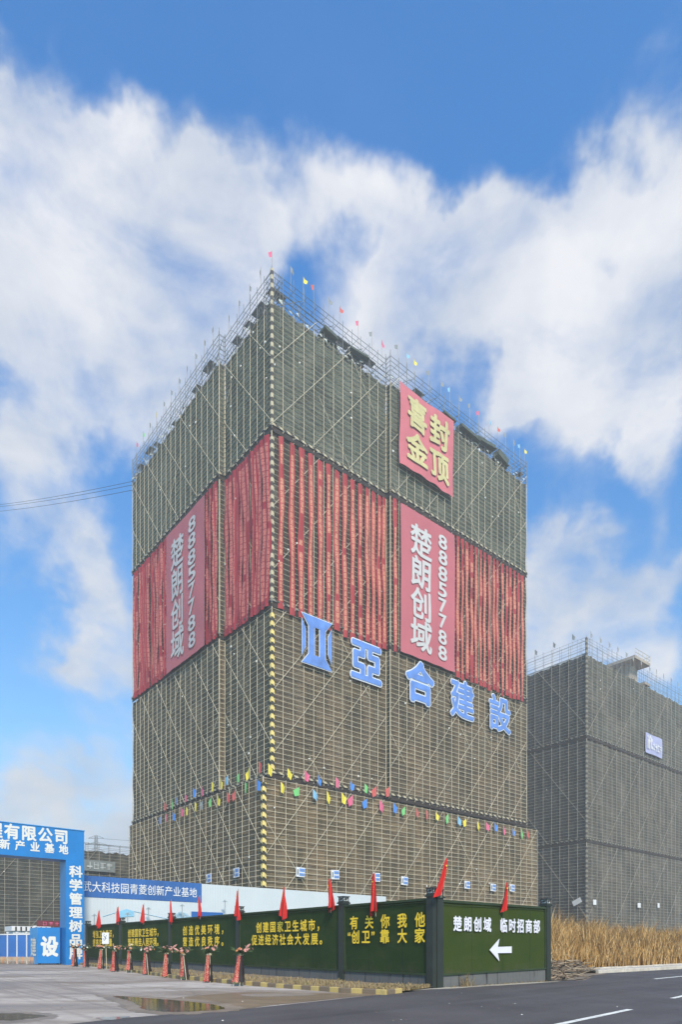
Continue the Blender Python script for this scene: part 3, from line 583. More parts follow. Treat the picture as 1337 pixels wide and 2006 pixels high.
for i in range(4): ribbon('l', 11.0+i*.78, -.8, .85, Z2-.4, Z3-.75, f"red ribbon just right of the left face phone banner, {ordn(i)} from the wall step")
for i in range(14): ribbon('l', 25.3+i*.9, -.8, rr.uniform(.85, 1.3), Z2-.4, Z3-.75, f"red ribbon left of the left face phone banner, {ordn(i)} away from that banner", curve=.35*math.sin(i))
GREYW = mat('faded_white_print', (.50, .49, .48), .7, .05, 1); GOLD = mat('pale_gold_print', (.52, .46, .22), .6, .15, .6)
def banner(name, w, h, loc, rz, m, label, amp, seed):
    def wv(x, z): return amp*(math.sin(x*.55+z*.35+seed)+.6*math.sin(x*.2-z*.8+seed*2)+.35*math.sin(x*1.7+z*1.1))
    def edge(x, z): return (x+.12*amp*8*math.sin(z*.8+seed)*(abs(x/w-.5)*2)**4*.3, z-.25*amp*8*(math.sin(x*1.1+seed)**2)*(1-z/h)**6+.2*amp*8*math.sin(x*.9)*(z/h)**8*.3)
    def fn(a, b): x, z = a*w, b*h; e = edge(x, z); return (e[0], wv(x, z), e[1])
    o = MB().grid(fn, 28, 44 if h > 15 else 28).build(name, m, None, loc, rz, True)
    tag(o, label, 'banner'); return o, lambda x, y, z: (edge(x, z)[0], wv(x, z)+y, edge(x, z)[1])
o, wp = banner('phone_banner', 10.6, 19.2, at1(19.1, -1.3, Z2-.55), TH, BANNER, 'pink red banner with white characters and phone digits on the right face', .035, 1)
letters('lettering', [(c, 3.75, 15.4-i*4.15, 4.2, 4.3) for i, c in enumerate('楚朗创域')]+[(c, 7.95, 17.1-i*2.17, 1.6, 1.85) for i, c in enumerate('88857788')], GREYW, o, -.10, .022, wp, dense=.9)
o, wp = banner('phone_banner', 11.3, 19.2, at1(-1.3, 24.8, Z2-.55), TH-R(90), BANNER, 'pink red banner with white characters and phone digits on the left face', .03, 4)
letters('lettering', [(c, 3.6, 15.4-i*4.15, 4.0, 4.3) for i, c in enumerate('楚朗创域')]+[(c, 7.9, 17.1-i*2.17, 1.9, 1.85) for i, c in enumerate('88857788')], GREYW, o, -.10, .02, wp, dense=.9)
o, wp = banner('topping_out_banner', 10.4, 10.4, at1(18.75, -1.45, 64.4), TH, TOPBAN, 'square crumpled red banner with four golden characters near the roof', .08, 2)
letters('lettering', [('喜', 3.1, 7.4, 3.9, 4.2), ('封', 7.5, 7.3, 3.9, 4.2), ('金', 3.1, 2.9, 4.1, 4.0), ('顶', 7.5, 2.8, 3.9, 4.2)], GOLD, o, -.16, .034, wp, dense=.7)
# ---- blue cut-out characters
BLUE = mat('blue_vinyl', (.115, .23, .56), .55, .25, .6, .15); EDGEW = mat('white_vinyl_edge', (.62, .66, .72), .6, .04, 1)
def cut_char(ch, x, v0, z, w, h, label, off):
    o = letters('sign_character', [(ch, 0, h/2, w, h)], BLUE, None, -.06, off)
    o.location = at1(x+w/2, v0-.3, z); o.rotation_euler = (0, 0, TH)
    tag(o, label, 'sign', 'blue cut out characters on the tower')
    letters('white_edge', [(ch, 0, h/2, w, h)], EDGEW, o, 0, off+.027); return o
cut_char('亞', 11.3, 0, 34.7, 5.4, 5.5, 'blue white edged character 亞, the first right of the emblem', .03)
cut_char('合', 20.2, -.8, 34.1, 5.4, 5.6, 'blue white edged character 合 below the pink phone banner', .038)
cut_char('建', 28.9, -.8, 33.9, 5.3, 5.6, 'blue white edged character 建, third of the four characters', .02)
cut_char('設', 37.5, -.8, 33.9, 5.4, 5.5, 'blue white edged character 設, the last at the right end', .02)
def emblem():
    def mk(g):
        L1 = [(0-g, 5.0+g), (0-g, .95-g), (.72+g, 1.9-g*.4), (.78+g, 3.9), (.72+g*.5, 4.0+g)]
        mb = MB()
        side = [(0, 5.0), (.52, 3.9), (.52, 1.9), (0, .75)]; cx = .24; cz = 3
        s2 = [(cx+(x-cx)*(1+g*2.2), cz+(z-cz)*(1+g*.55)) for x, z in side]
        poly_prism(s2, 0, .02, mb); poly_prism([(4.4-x, z) for x, z in s2[::-1]], 0, .02, mb)
        # central I with slot, as bars
        top_ = [(.0-g*1.6, 5.65+g), (4.4+g*1.6, 5.65+g), (3.42+g, 4.45-g*.3), (.98-g, 4.45-g*.3)]
        poly_prism(top_, 0, .02, mb); poly_prism([(x, 5.6-z) for x, z in top_[::-1]], 0, .02, mb)
        for x0, x1 in ((.98, 1.80), (2.60, 3.42)): poly_prism([(x0-g, 4.45-g*.3), (x1+g, 4.45-g*.3), (x1+g, 1.15+g*.3), (x0-g, 1.15+g*.3)], 0, .02, mb)
        return mb
    o = mk(0).build('emblem', BLUE, None, at1(3.95, -.38, 34.9), TH); tag(o, 'blue white edged emblem of upright bars left of the blue characters', 'sign')
    e = mk(.09).build('white_edge', EDGEW, o, (0, .05, 0))
emblem()
#FLAGS
# ---------------------------------------------------------------- pennants
POLEM = mat('thin_flag_pole', (.30, .26, .20), .6, .2, 2)
pole_mesh = MB().tube((0,0,0), (0,0,1.5), .022, 4).mesh('pole', POLEM)
tall_pole = MB().tube((0,0,0), (0,0,3.0), .03, 4).mesh('pole', POLEM)
def pennant(loc, rz, colour, label, group, w, h, zb, pm, rnd):
    ph = rnd.uniform(0, 6); drop = rnd.uniform(.1, .45); flip = rnd.choice((1, 1, -1))
    def fn(a, b): return (flip*a*w*(.7+.3*b), -.12*math.sin(a*4+ph)*a, zb+b*h*(1-.3*a)-drop*a*h)
    o = MB().grid(fn, 5, 5).build('pennant', PCOL[colour], None, loc, rz, True); tag(o, label, 'flag', group)
    p = bpy.data.objects.new('pole', pm); COL.objects.link(p); p.parent = o; return o
rnd = random.Random(31); cyc = ['yellow', 'pink', 'red', 'yellow', 'blue', 'green', 'blue', 'red', 'yellow', 'green', 'sky blue', 'pink']
cnt = {}
def led(side, d, rowi, i):
    colr = cyc[(i*5+rowi*3+(0 if side == 'right' else 4)) % len(cyc)]; k = (side, rowi, colr); cnt[k] = cnt.get(k, 0)+1
    z = (Z1-.35 if rowi else Z1-2.15)+rnd.uniform(-.15, .15)
    loc = at1(d, -1.05, z-.3) if side == 'right' else at1(-1.95, d, z-.3)
    pennant(loc, TH if side == 'right' else TH-R(90), colr, f"{colr} pennant, {'upper' if rowi else 'lower'} string {side} of the tower corner, {ordn(cnt[k]-1)} {colr} one out", 'pennants along the lowest scaffold ledge', rnd.uniform(.5, .8), rnd.uniform(.95, 1.25), .3, pole_mesh, rnd)
for i in range(23): led('right', .8+i*2.12+rnd.uniform(-.3, .3), 0, i)
for i in range(9): led('right', -1.0+i*2.3+rnd.uniform(-.3, .3), 1, i)
for i in range(13): led('left', .3+i*2.1+rnd.uniform(-.3, .3), 0, i)
for i in range(12): led('left', -.5+i*2.25+rnd.uniform(-.3, .3), 1, i)
topc = [(0.0, 'pink'), (2.6, 'grey'), (4.4, 'yellow'), (5.9, 'red'), (8.2, 'grey'), (9.9, 'red'), (12.9, 'pink'), (15.2, 'grey'), (16.9, 'pink'), (19.0, 'grey'), (20.6, 'sky blue'), (22.0, 'yellow'), (25, 'grey'), (27.4, 'grey'), (29.2, 'sky blue'), (31.2, 'grey'), (33.5, 'grey'), (35.6, 'pink'), (38, 'sky blue'), (40, 'red'), (42, 'grey'), (44, 'grey'), (45.6, 'sky blue'), (46.8, 'yellow')]
cnt = {}
for i, (d, c) in enumerate(topc):
    cnt[c] = cnt.get(c, 0)+1; vo = 0 if d < 17.7 else -.8
    pennant(at1(d, vo, ZT-1.2), TH, c, f"small {c} flag over the tower top right of its apex, {ordn(cnt[c]-1)} {c} one" if i else 'small pink flag flying from the very apex of the tower', 'small flags along the tower top', .55, .62, 2.35, tall_pole, rnd)
for i in range(15):
    d = 2.3+i*2.45; c = ['grey', 'grey', 'grey', 'grey', 'grey', 'grey', 'grey', 'grey', 'grey', 'grey', 'grey', 'yellow', 'grey', 'green', 'pink'][i]
    pennant(at1(0 if d < 10.6 else -.8, d, ZT-1.2), TH-R(90), c, f"small {c} flag above the roof scaffold left of the apex, {ordn(i)} in its row", 'small flags along the tower top', .32, .7, 2.2, tall_pole, rnd)
for i in range(18):
    a = i < 6; d = 3+i*4.2 if a else 1.5+(i-6)*3.4
    loc = C2+(V*d if a else U*d)+Vector((0, 0, 59.4))
    pennant(loc, TH-R(90) if a else TH, 'grey', f"tiny dark flag on the grey block's roof, {'left' if a else 'right'} side, {ordn(i if a else i-6)} from its corner", 'tiny flags on the grey block', .55, 1.0, 2.1, tall_pole, rnd)
# safety notices on the lowest tier
NOTB = mat('notice_blue', (.10, .25, .62), .5, .1, 2)
nb = MB().box(-.62, .62, -.03, .03, -.55, .55).mesh('board', WHITE)
npn = MB().box(-.16, .56, -.055, -.031, .06, .42).box(-.16, .56, -.055, -.031, -.42, -.10).mesh('blue_panel', NOTB)
nbar = MB().box(-.1, .5, -.07, -.056, .2, .27).box(-.1, .5, -.07, -.056, -.3, -.23).box(-.5, -.28, -.07, -.031, -.3, .3).mesh('notice_line', PCOL['grey'])
def notice(side, px, py):
    r = (px-PX0)/F
    if side == 'r':
        o = at1(0, -.95); s = (r*o.y-o.x)/(U.x-r*U.y); p = o+U*s; rz = TH
    else:
        o = at1(-1.85, 0); s = (r*o.y-o.x)/(V.x-r*V.y); p = o+V*s; rz = TH-R(90)
    p.z = EYE+(HY-py)*p.y/F; return p, rz
NL = ['white and blue notice on the netting above the blue hoarding lettering', 'white and blue notice nearest left of the striped tower corner', 'white and blue notice nearest right of the striped tower corner', 'blue notice behind the flag beside the lantern post', 'blue notice behind the fourth flag from the fence corner', 'blue notice left of the fence corner flag', 'blue notice right of the fence corner flag', 'blue notice left of the flag on the arrow fence', 'blue notice right of the flag on the arrow fence']
for (s, px, py), lb in zip((('l',409,1720),('l',463,1709),('r',589,1708),('r',657,1713),('r',738,1718),('r',793,1725),('r',916,1733),('r',967,1738),('r',1004,1739)), NL):
    p, rz = notice(s, px, py)
    o = bpy.data.objects.new('safety_notice', nb); COL.objects.link(o); o.location = p; o.rotation_euler = (0, R(rnd.uniform(-3, 3)), rz); tag(o, lb, 'sign', 'safety notices tied to the lowest netting')
    for nm, m in (('blue_panel', npn), ('notice_line', nbar)): c = bpy.data.objects.new(nm, m); COL.objects.link(c); c.parent = o
pm = MB().box(-.9, .9, -.03, .03, -.45, .45).mesh('placard', WHITE)
for px, py, w, rot, side, lb in ((1131,1766,.75,-25,'l','white tilted placard on the shaded face above the reeds'),(1166,1767,.45,0,'r','white placard near the corner of the grey block above the reeds'),(1253,1773,.5,0,'r','small pale placard above the middle of the reeds'),(1291,1773,.35,0,'r','narrow pale placard above the reeds near the right edge')):
    r = (px-PX0)/F; D = U if side == 'r' else V; o0 = C2-(V if side == 'r' else U)*.35; s = (r*o0.y-o0.x)/(D.x-r*D.y); p = o0+D*s; p.z = EYE+(HY-py)*p.y/F
    o = bpy.data.objects.new('placard', pm); COL.objects.link(o); o.location = p; o.rotation_euler = (0, R(rot), TH if side == 'r' else TH-R(90)); o.scale = (w*1.4, 1, 1.1); tag(o, lb, 'sign')
#FENCES
# ---------------------------------------------------------------- turf fences
def turf_mat(name, c1, c2):
    t = NT(name, .95); ob = t.tc.outputs['Object']; a = t.noise(ob, .9, (1,1,1), 4); c = t.noise(ob, 60, (1,1,1), 3, .8)
    col = t.mix(t.rng(a, .35, .65), c1, c2); col = t.mix(t.rng(c, .3, .7, .28, 0), col, (.004, .008, .003)); o = t.xy(ob); sm = t.M('LESS_THAN', t.M('ABSOLUTE', t.M('SUBTRACT', t.M('FRACT', t.M('DIVIDE', t.M('ADD', o[0], .7), 2.0)), .5)), .008); col = t.mix(t.M('MULTIPLY', sm, .6), col, (.004, .008, .003)); fd = t.noise(ob, .5, (.6, 1, 2.2), 5); col = t.mix(t.rng(fd, .5, .75, 0, .4), col, (.075, .085, .03)); mdt = t.M('MULTIPLY', t.rng(o[2], 1.0, .45, 0, 1), t.rng(t.noise(ob, 2.2, (1,1,.5), 5), .45, .65)); col = t.mix(t.M('MULTIPLY', mdt, .55), col, (.085, .07, .045)); t.put(col, t.b.inputs['Base Color'])
    bp = t.n('ShaderNodeBump'); bp.inputs['Strength'].default_value = .9; bp.inputs['Distance'].default_value = .03; t.put(c, bp.inputs['Height']); t.put(bp.outputs[0], t.b.inputs['Normal']); return t.m
TURF = turf_mat('artificial_turf', (.012, .036, .004), (.020, .046, .006)); TURF2 = turf_mat('artificial_turf_sunny', (.031, .058, .004), (.042, .064, .006))  # second turf: brightness of the sunlit fence put into its colour
POSTM = mat('dark_painted_steel', (.020, .024, .018), .5, .25, 1.5, .1, spec=.4); CAPM = mat('dark_green_trim', (.024, .040, .014), .6, .25, 1.5)
t_ = NT('stained_plinth', .9); ob_ = t_.tc.outputs['Object']; dr = t_.rng(t_.noise(ob_, 2.6, (2.2, 1, .15), 4), .56, .66); t_.put(t_.mix(t_.M('MULTIPLY', dr, .85), t_.mix(t_.noise(ob_, 1.2, (1,1,1), 5), (.085,.085,.085), (.135,.135,.13)), (.012,.012,.012)), t_.b.inputs['Base Color']); PLINTH = t_.m
LAMPM = mat('lantern_frame', (.035, .035, .035), .5, .2, 3); FROST = mat('lantern_glass', (.50, .52, .50), .35, .1, 4); YELLOW = mat('yellow_lettering', (.86, .58, .03), .5, .1, 3); WLET = mat('white_lettering', (.62, .61, .66), .5, .05, 3)
def lantern(parent, x, y, z, s=1.0):
    mb = MB().box(x-.17*s, x+.17*s, y-.17*s, y+.17*s, z, z+.03); mb.box(x-.20*s, x+.20*s, y-.20*s, y+.20*s, z+.20*s, z+.24*s)
    for a in (-1, 1):
        for b in (-1, 1): mb.box(x+a*.15*s-.015, x+a*.15*s+.015, y+b*.15*s-.015, y+b*.15*s+.015, z+.03, z+.20*s)
    for k in range(4):
        Mx = Matrix.Translation((x, y, z+.115*s)) @ Matrix.Rotation(k*math.pi/2, 4, 'Z')
        mb.tube(Mx @ Vector((-.13*s, -.16*s, -.06*s)), Mx @ Vector((.0, -.16*s, .06*s)), .012, 4); mb.tube(Mx @ Vector((0, -.16*s, -.06*s)), Mx @ Vector((.13*s, -.16*s, .06*s)), .012, 4); mb.box(-.05*s, .05*s, -.165*s, -.15*s, -.04*s, .04*s, Mx)
    o = mb.build('lantern', LAMPM, parent); MB().box(x-.135*s, x+.135*s, y-.135*s, y+.135*s, z+.031, z+.195*s).build('lantern_glass', FROST, o)
def fence(root, posts, zt, zb, turf, slope, parts):
    """posts: x positions; slope(x) ground height in the face frame"""
    for x in posts:
        g = slope(x); w = .17
        mb = MB().box(x-w, x+w, -.06, .28, g-.1, zt+.14); mb.box(x-w-.05, x+w+.05, -.11, .33, zt+.14, zt+.20); mb.box(x-w-.02, x+w+.02, -.08, .30, zt+.20, zt+.24)
        p = mb.build('post', POSTM, root); lantern(p, x, .11, zt+.24)
    for a, b in zip(posts, posts[1:]):
        x0, x1 = a+.17, b-.17; ga, gb = slope(x0), slope(x1)
        n = 24
        def fn(u, v): x = x0+.06+(x1-x0-.12)*u; lo = zb+(slope(x)-0)+.015*math.sin(x*1.7); return (x, .03+.012*math.sin(x*2.1+v*5), lo+(zt-lo)*v)
        MB().grid(fn, n, 8).build('turf_panel', turf, root, smooth=True)
        mb = MB()
        q = lambda x: zb+slope(x)
        mb.box(x0, x1, -.03, .2, zt, zt+.09); mb.box(x0, x0+.06, -.025, .1, q(x0)-.03, zt); mb.box(x1-.06, x1, -.025, .1, q(x1)-.03, zt)
        for i in range(8):
            xa, xb = x0+(x1-x0)*i/8, x0+(x1-x0)*(i+1)/8; qa, qb = q(xa), q(xb)
            mb.face([(xa,-.035,qa-.05),(xb,-.035,qb-.05),(xb,-.035,qb+.02),(xa,-.035,qa+.02)]); mb.face([(xa,-.035,qa+.02),(xb,-.035,qb+.02),(xb,.06,qb+.02),(xa,.06,qa+.02)])
        mb.tube((x0+.06, -.02, zt-.10), (x1-.06, -.02, zt-.06), .012, 4)
        mb.build('panel_frame', CAPM, root)
        mb = MB(); mb.face([(x0,.02,ga-.1),(x1,.02,gb-.1),(x1,.02,q(x1)-.02),(x0,.02,q(x0)-.02)]); mb.face([(x0,.22,ga-.1),(x0,.22,zt),(x1,.22,zt),(x1,.22,gb-.1)]); mb.build('plinth', PLINTH, root)
# left fence runs along V; face frame x = -v, so x grows towards the corner
FL = empty('turf_fence', 'long dark green turf fence with yellow slogans facing the yard', 'fence', (FC.x, FC.y, 0), TH-R(90))
sl_l = lambda x: G(25+(-x)*V.y)
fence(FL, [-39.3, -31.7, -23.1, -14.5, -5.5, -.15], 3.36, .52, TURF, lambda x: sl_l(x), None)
its = row('有关你我他', -4.62, 2.62, .985, .56, .60) + [('“', -4.80, 2.02, .5, .58)] + [('创', -4.52, 2.0, .56, .6), ('卫', -3.85, 2.0, .56, .6), ('”', -3.25, 2.02, .5, .58), ('靠', -2.68, 2.0, .58, .6), ('大', -1.66, 2.0, .56, .6), ('家', -.70, 2.0, .58, .6)]
its += row('创建国家卫生城市，', -12.3, 2.60, .66, .56, .58) + row('促进经济社会大发展。', -12.75, 1.95, .66, .56, .58)
its += row('创造优美环境，', -20.9, 2.62, .82, .62, .62) + row('营造优良秩序。', -20.9, 1.93, .82, .62, .62)
its += row('创建国家卫生城市，', -29.9, 2.62, .64, .60, .62) + row('营造最佳人居环境。', -29.9, 1.96, .64, .60, .62)
its += row('增强卫生意识，', -37.4, 2.66, .74, .64, .64) + row('提高生活质量。', -37.4, 1.98, .74, .64, .64)
letters('lettering', its, YELLOW, FL, -.03, .028, thick=.012)
FR = empty('turf_fence', 'short brighter green turf fence with white lettering and a left arrow', 'fence', (FC.x, FC.y, 0), TH)
sl_r = lambda x: G(25+x*U.y)+.012*max(0, x)
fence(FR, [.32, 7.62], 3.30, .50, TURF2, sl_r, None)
letters('lettering', row('楚朗创域', 1.35, 2.48, .62, .52, .62)+row('临时招商部', 4.30, 2.48, .60, .52, .62), WLET, FR, -.03, .03, thick=.012)
mb = MB(); poly_prism([(3.35, 1.45), (4.0, 1.92), (3.9, 1.58), (4.85, 1.6), (4.85, 1.32), (3.9, 1.32), (4.0, .98)], -.045, -.03, mb); mb.build('arrow', WLET, FR)
# ---- national flags standing along the fences
STAR = mat('flag_star_yellow', (.80, .58, .05), .6, .05, 3)
def star(mb, cx, cz, r, y):
    pts = [(cx+(r if k % 2 == 0 else r*.4)*math.sin(k*math.pi/5), cz+(r if k % 2 == 0 else r*.4)*math.cos(k*math.pi/5)) for k in range(10)]
    for k in range(10): mb.face([(cx, y, cz), (pts[k][0], y, pts[k][1]), (pts[(k+1) % 10][0], y, pts[(k+1) % 10][1])])
def flag(loc, rz, h, w, lean, label, seed, flow=0.0):
    r = random.Random(seed); o = empty('red_flag', label, 'flag', loc, rz, 'red flags standing on the turf fences')
    Lx = lean; base = Vector((0, 0, -.12)); tip = Vector((Lx, 0, h+.12))
    MB().tube(base, tip, .016, 6).build('pole', POLEM, o)
    ph = r.uniform(0, 6); asym = r.uniform(.35, .65)
    def fn(a, b):
        t = 1-b                                               # 0 at the top
        ww = w*(.10+.90*t**(.6+.7*asym)+.10*math.sin(t*6+ph)*t)*(1-.25*max(0, t-.82)/.18*(1 if a > .5 else .2)); x = tip.x*(1-t*.8)+(a-asym)*ww + flow*t**1.2*w
        y = -.05-.075*math.sin(a*(8+4*asym)+ph+t*2.2)*(.25+t)*(w/.42)-.03*math.sin(a*19+ph*2+t*4)*t; z = h*(1-t)-(.10*w/.42)*t*math.sin(a*5+ph)
        return (x, y, z+.02)
    c = MB().grid(fn, 14, 14).build('cloth', RED, o, smooth=True)
    mb = MB(); star(mb, tip.x*.82-.02, h*.80, .055, -.125)
    for k in range(4): star(mb, tip.x*.7+.03+.03*math.sin(k*1.3), h*(.72-.06*k), .022, -.13-.002*k)
    mb.build('flag_stars', STAR, o)
FLG = [(198,1784,1816,14,0),(236,1777,1808,15,.1),(285,1772,1807,13,0),(340,1765,1808,12,.1),(396,1757,1797,13,0),(471,1745,1799,18,.1),(562,1738,1798,20,0),(653,1722,1783,21,.1),(741,1711,1789,24,0)]
FLL = ['small red flag at the far left end over the white stake sign','small red flag standing at the second fence post from the gate','small red flag above the second yellow slogan panel','narrow red flag at the third fence post from the gate','red flag standing before the blue panel of the hoarding','red flag at the dark post behind the nearest flower basket','red flag above the longest yellow slogan','bright red flag just left of the lantern post near the corner','tall red flag above the panel of large yellow characters']
for i, ((px, yt, yb, wp_, fl), lb) in enumerate(zip(FLG, FLL)):
    r = (px-PX0)/F; d = (FC.x-r*FC.y)/(-V.x+r*V.y); p = Vector((FC.x, FC.y, 0))+V*d-U*.12; zt = EYE+(HY-yt)*p.y/F; zb = EYE+(HY-yb)*p.y/F; p.z = zb
    flag(p, TH-R(90), zt-zb, wp_*p.y/F*1.05, random.Random(i).uniform(-.10, .04), lb, i, fl)
p = Vector((FC.x+.25, FC.y-.25, 3.55)); flag(p, TH, 1.35, .62, .22, 'dull red flag blowing leftward on the corner post', 31, -.55)
p = Vector((FC.x, FC.y, 0))+U*4.15-V*.12; p.z = 3.12; flag(p, TH, 1.15, .52, .18, 'red flag above the white lettering of the short green fence', 32, -.12)
#GATE
# ---------------------------------------------------------------- site gate and hoarding
GB = mat('gate_blue_sheet', (.004, .155, .43), .4, .12, .5, spec=.4); GBL = mat('gate_blue_side', (.03, .23, .52), .4, .12, .5, spec=.4)
GO = Vector((-20.75, 53, 0)); gg = G(53)
gate = empty('site_gate', 'big blue portal gate with white characters at the left edge', 'gate', (GO.x, GO.y, gg), TH)
HB, HT = 8.55-gg, 10.98-gg
MB().box(-1.42, 0, 0, 1.55, -.2, HB-.003).build('pillar', GB, gate); MB().box(-15.4, -14.0, 0, 1.55, -.2, HB-.003).build('pillar', GB, gate)
MB().box(-15.4, 0, 0, 1.55, HB, HT).build('lintel', GB, gate)
mb = MB().box(-15.45, .05, -.05, 1.6, HT, HT+.06); mb.build('trim', GBL, gate)
WL = mat('raised_white_letter', (.60, .58, .54), .5, .05, 2)
letters('lettering', [(c, -1.78-i*1.19, 10.33-gg, 1.10, 1.18) for i, c in enumerate('司公限有程')]+[(c, -1.60-i*1.06, 9.34-gg, .72, .78) for i, c in enumerate('地基业产新创')]+[(c, -.66, 7.66-gg-i*1.09, 1.05, .98) for i, c in enumerate('科学管理树品牌')], WL, gate, -.01, .035, thick=.04)
# hoarding behind the fence
HO = Vector((-22.15, 56, 0)); hg = G(56)
board = empty('hoarding', 'long white hoarding with a blue headed name strip behind the turf fence', 'hoarding', (HO.x, HO.y, hg), TH)
def corr(name, x0, x1, z0, z1, m, y=0.0, pitch=.28):
    n = int((x1-x0)/pitch)*2; mb = MB().grid(lambda a, b: (x0+a*(x1-x0), y-(.012 if int(round(a*n)) % 2 else 0), z0+b*(z1-z0)), n, 1); mb.face([(x0,y+.12,z0),(x0,y+.12,z1),(x1,y+.12,z1),(x1,y+.12,z0)]); mb.face([(x1,y,z0),(x1,y+.12,z0),(x1,y+.12,z1),(x1,y,z1)]); mb.face([(x0,y,z1),(x1,y,z1),(x1,y+.12,z1),(x0,y+.12,z1)]); return mb.build(name, m, board)
HW = mat('hoarding_white', (.50, .54, .555), .6, .04, .3); HBL = mat('hoarding_blue', (.026, .11, .33), .55, .22, .25, stretch=(1,1,.3)); HBD = mat('panel_blue', (.018, .10, .32), .5, .1, .5)
corr('white_panel', 11.3, 35.7, -.1, 7.75-hg, HW); corr('picture_panel', 0, 11.29, -.1, 5.92-hg, HW)
corr('name_strip', 0, 11.29, 5.93-hg, 7.77-hg, HBL, -.03)
letters('lettering', row('武大科技园青菱创新产业基地', .42, 6.83-hg, .83, .82, .98), WHITE, board, -.06, .004, thick=.01)
MB().box(10.2, 13.6, -.06, -.035, 2.0, 5.05-hg).build('blue_panel', HBD, board)
PB = mat('print_blue', (.22, .45, .60), .6, .1, 1); PG = mat('print_grey_blue', (.36, .50, .58), .6, .2, 3, col2=(.20, .33, .40))
mb = MB(); poly_prism([(3.1,4.75-hg),(3.9,5.05-hg),(3.9,4.35-hg),(3.1,4.2-hg)], -.05, -.03, mb); poly_prism([(3.9,5.05-hg),(4.6,4.85-hg),(4.6,4.4-hg),(3.9,4.35-hg)], -.052, -.03, mb)
mb.tube((4.6,-.04,4.85-hg), (8.2,-.04,4.2-hg), .02, 4); mb.tube((3.1,-.04,4.75-hg), (1.8,-.04,4.3-hg), .02, 4); mb.build('printed_building', PB, board)
mb = MB(); rnd = random.Random(4)
for k in range(70):
    a = rnd.uniform(0, 6.3); q = rnd.random()**.5; cx, cz = 9.35+math.cos(a)*q*.85, 4.25+math.sin(a)*q*.55-hg+.1; s = rnd.uniform(.08, .2)
    poly_prism([(cx+s*math.cos(j*1.05+a), cz+s*.8*math.sin(j*1.05+a)) for j in range(6)], -.04-k*.0004, -.03, mb)
mb.build('printed_tree', PG, board)
lpm = MB().tube((0,0,0), (0,0,4.4), .045, 6).box(-.22, .22, -.06, .06, 4.4, 4.46).lathe((0,0,4.46), [(.09,0),(.10,.08),(.03,.16),(0,.18)], 8).mesh('lamp_post', mat('lamp_post_grey', (.30, .34, .36), .5, .1, 2))
for px, py, lb in ((185,1789,'short thin grey lamp post at the gate end of the hoarding'),(250,1786,'thin grey lamp post beside the printed building'),(291,1776,'thin grey lamp post right of the printed building'),(357,1770,'thin grey lamp post left of the printed tree'),(441,1762,'thin grey lamp post right of the small blue panel')):
    r = (px-PX0)/F; o0 = HO-V*1.0; s = (r*o0.y-o0.x)/(U.x-r*U.y); p = o0+U*s; zt = EYE+(HY-py)*p.y/F
    o = bpy.data.objects.new('lamp_post', lpm); COL.objects.link(o); o.location = (p.x, p.y, zt-4.62); tag(o, lb, 'lamp post', 'thin lamp posts before the hoarding')
# blue lettered box that closes the entrance, folding barrier beside it
bx = empty('gate_box', 'blue lettered cabinet closing the entrance beside the gate pillar', 'gate cabinet', (-24.25, 52.4, G(52.4)), R(6))
MB().box(0, 1.72, 0, 1.1, .12, 2.98).build('front_panel', GB, bx)
sidep = MB(); sidep.face([(-1.0,1.2,.05),(0,-.004,.05),(0,-.004,3.0),(-1.0,1.2,2.95)]); sidep.face([(-1.0,1.2,2.95),(0,-.004,3.0),(.05,1.0,3.0)]); sidep.build('side_panel', GBL, bx)
letters('lettering', [('设', .93, 1.45, 1.35, 1.65)], WL, bx, -.01, .05, thick=.04)
lt = letters('side_lettering', [('建', .80, 1.4, 1.15, 1.6)], WL, bx, -.02, .02, thick=.02); lt.rotation_euler = (0, 0, math.atan2(-1.2, 1.0)); lt.location = (-1.0, 1.2, 0)
mb = MB()
for x in (.1, 1.5): mb.tube((x, .1, .06), (x, .25, .06), .09, 10, cap=True)
mb.build('wheel', DARK, bx)
pv = [Vector((-24.85, 53.6)), Vector((-32.5, 56.2))]; dv = (pv[1]-pv[0]); Lb = dv.length; ang = math.atan2(-dv.y, -dv.x)
bar = empty('panel_barrier', 'row of blue panels between white posts beside the gate cabinet', 'barrier', (pv[1].x, pv[1].y, G(55)), ang)
nP = 8
for i in range(nP+1):
    x = Lb*i/nP; MB().box(x-.035, x+.035, -.08, .04, 0, 2.55).box(x-.06, x+.06, -.1, .06, 2.55, 2.66).build('post', WHITE, bar)
    if i < nP: MB().box(x+.035, x+Lb/nP-.035, -.01, .02, .55, 2.40).build('blue_panel', mat('barrier_blue', (.035, .14, .42), .35, .15, .4) if i == 0 else bpy.data.materials['barrier_blue'], bar)
MB().box(0, Lb, -.05, .02, 2.40, 2.5).build('top_rail', WHITE, bar)
fb = MB(); nz = 58
for i in range(nz):
    x = Lb*i/nz; fb.tube((x, 0, .06), (x+Lb/nz*.5, 0, .62), .03, 4, mi=i % 5 == 0); fb.tube((x+Lb/nz*.5, .03, .62), (x+Lb/nz, .03, .06), .03, 4, mi=i % 7 == 0)
fo = fb.build('folding_barrier', [mat('worn_cream_paint', (.36, .28, .19), .6, .2, 2), mat('orange_paint', (.60, .22, .05), .6, .15, 2)], None, (pv[1].x+.1, pv[1].y-.75, G(55)), ang); tag(fo, 'low zigzag folding barrier in cream and orange below the blue panels', 'barrier')
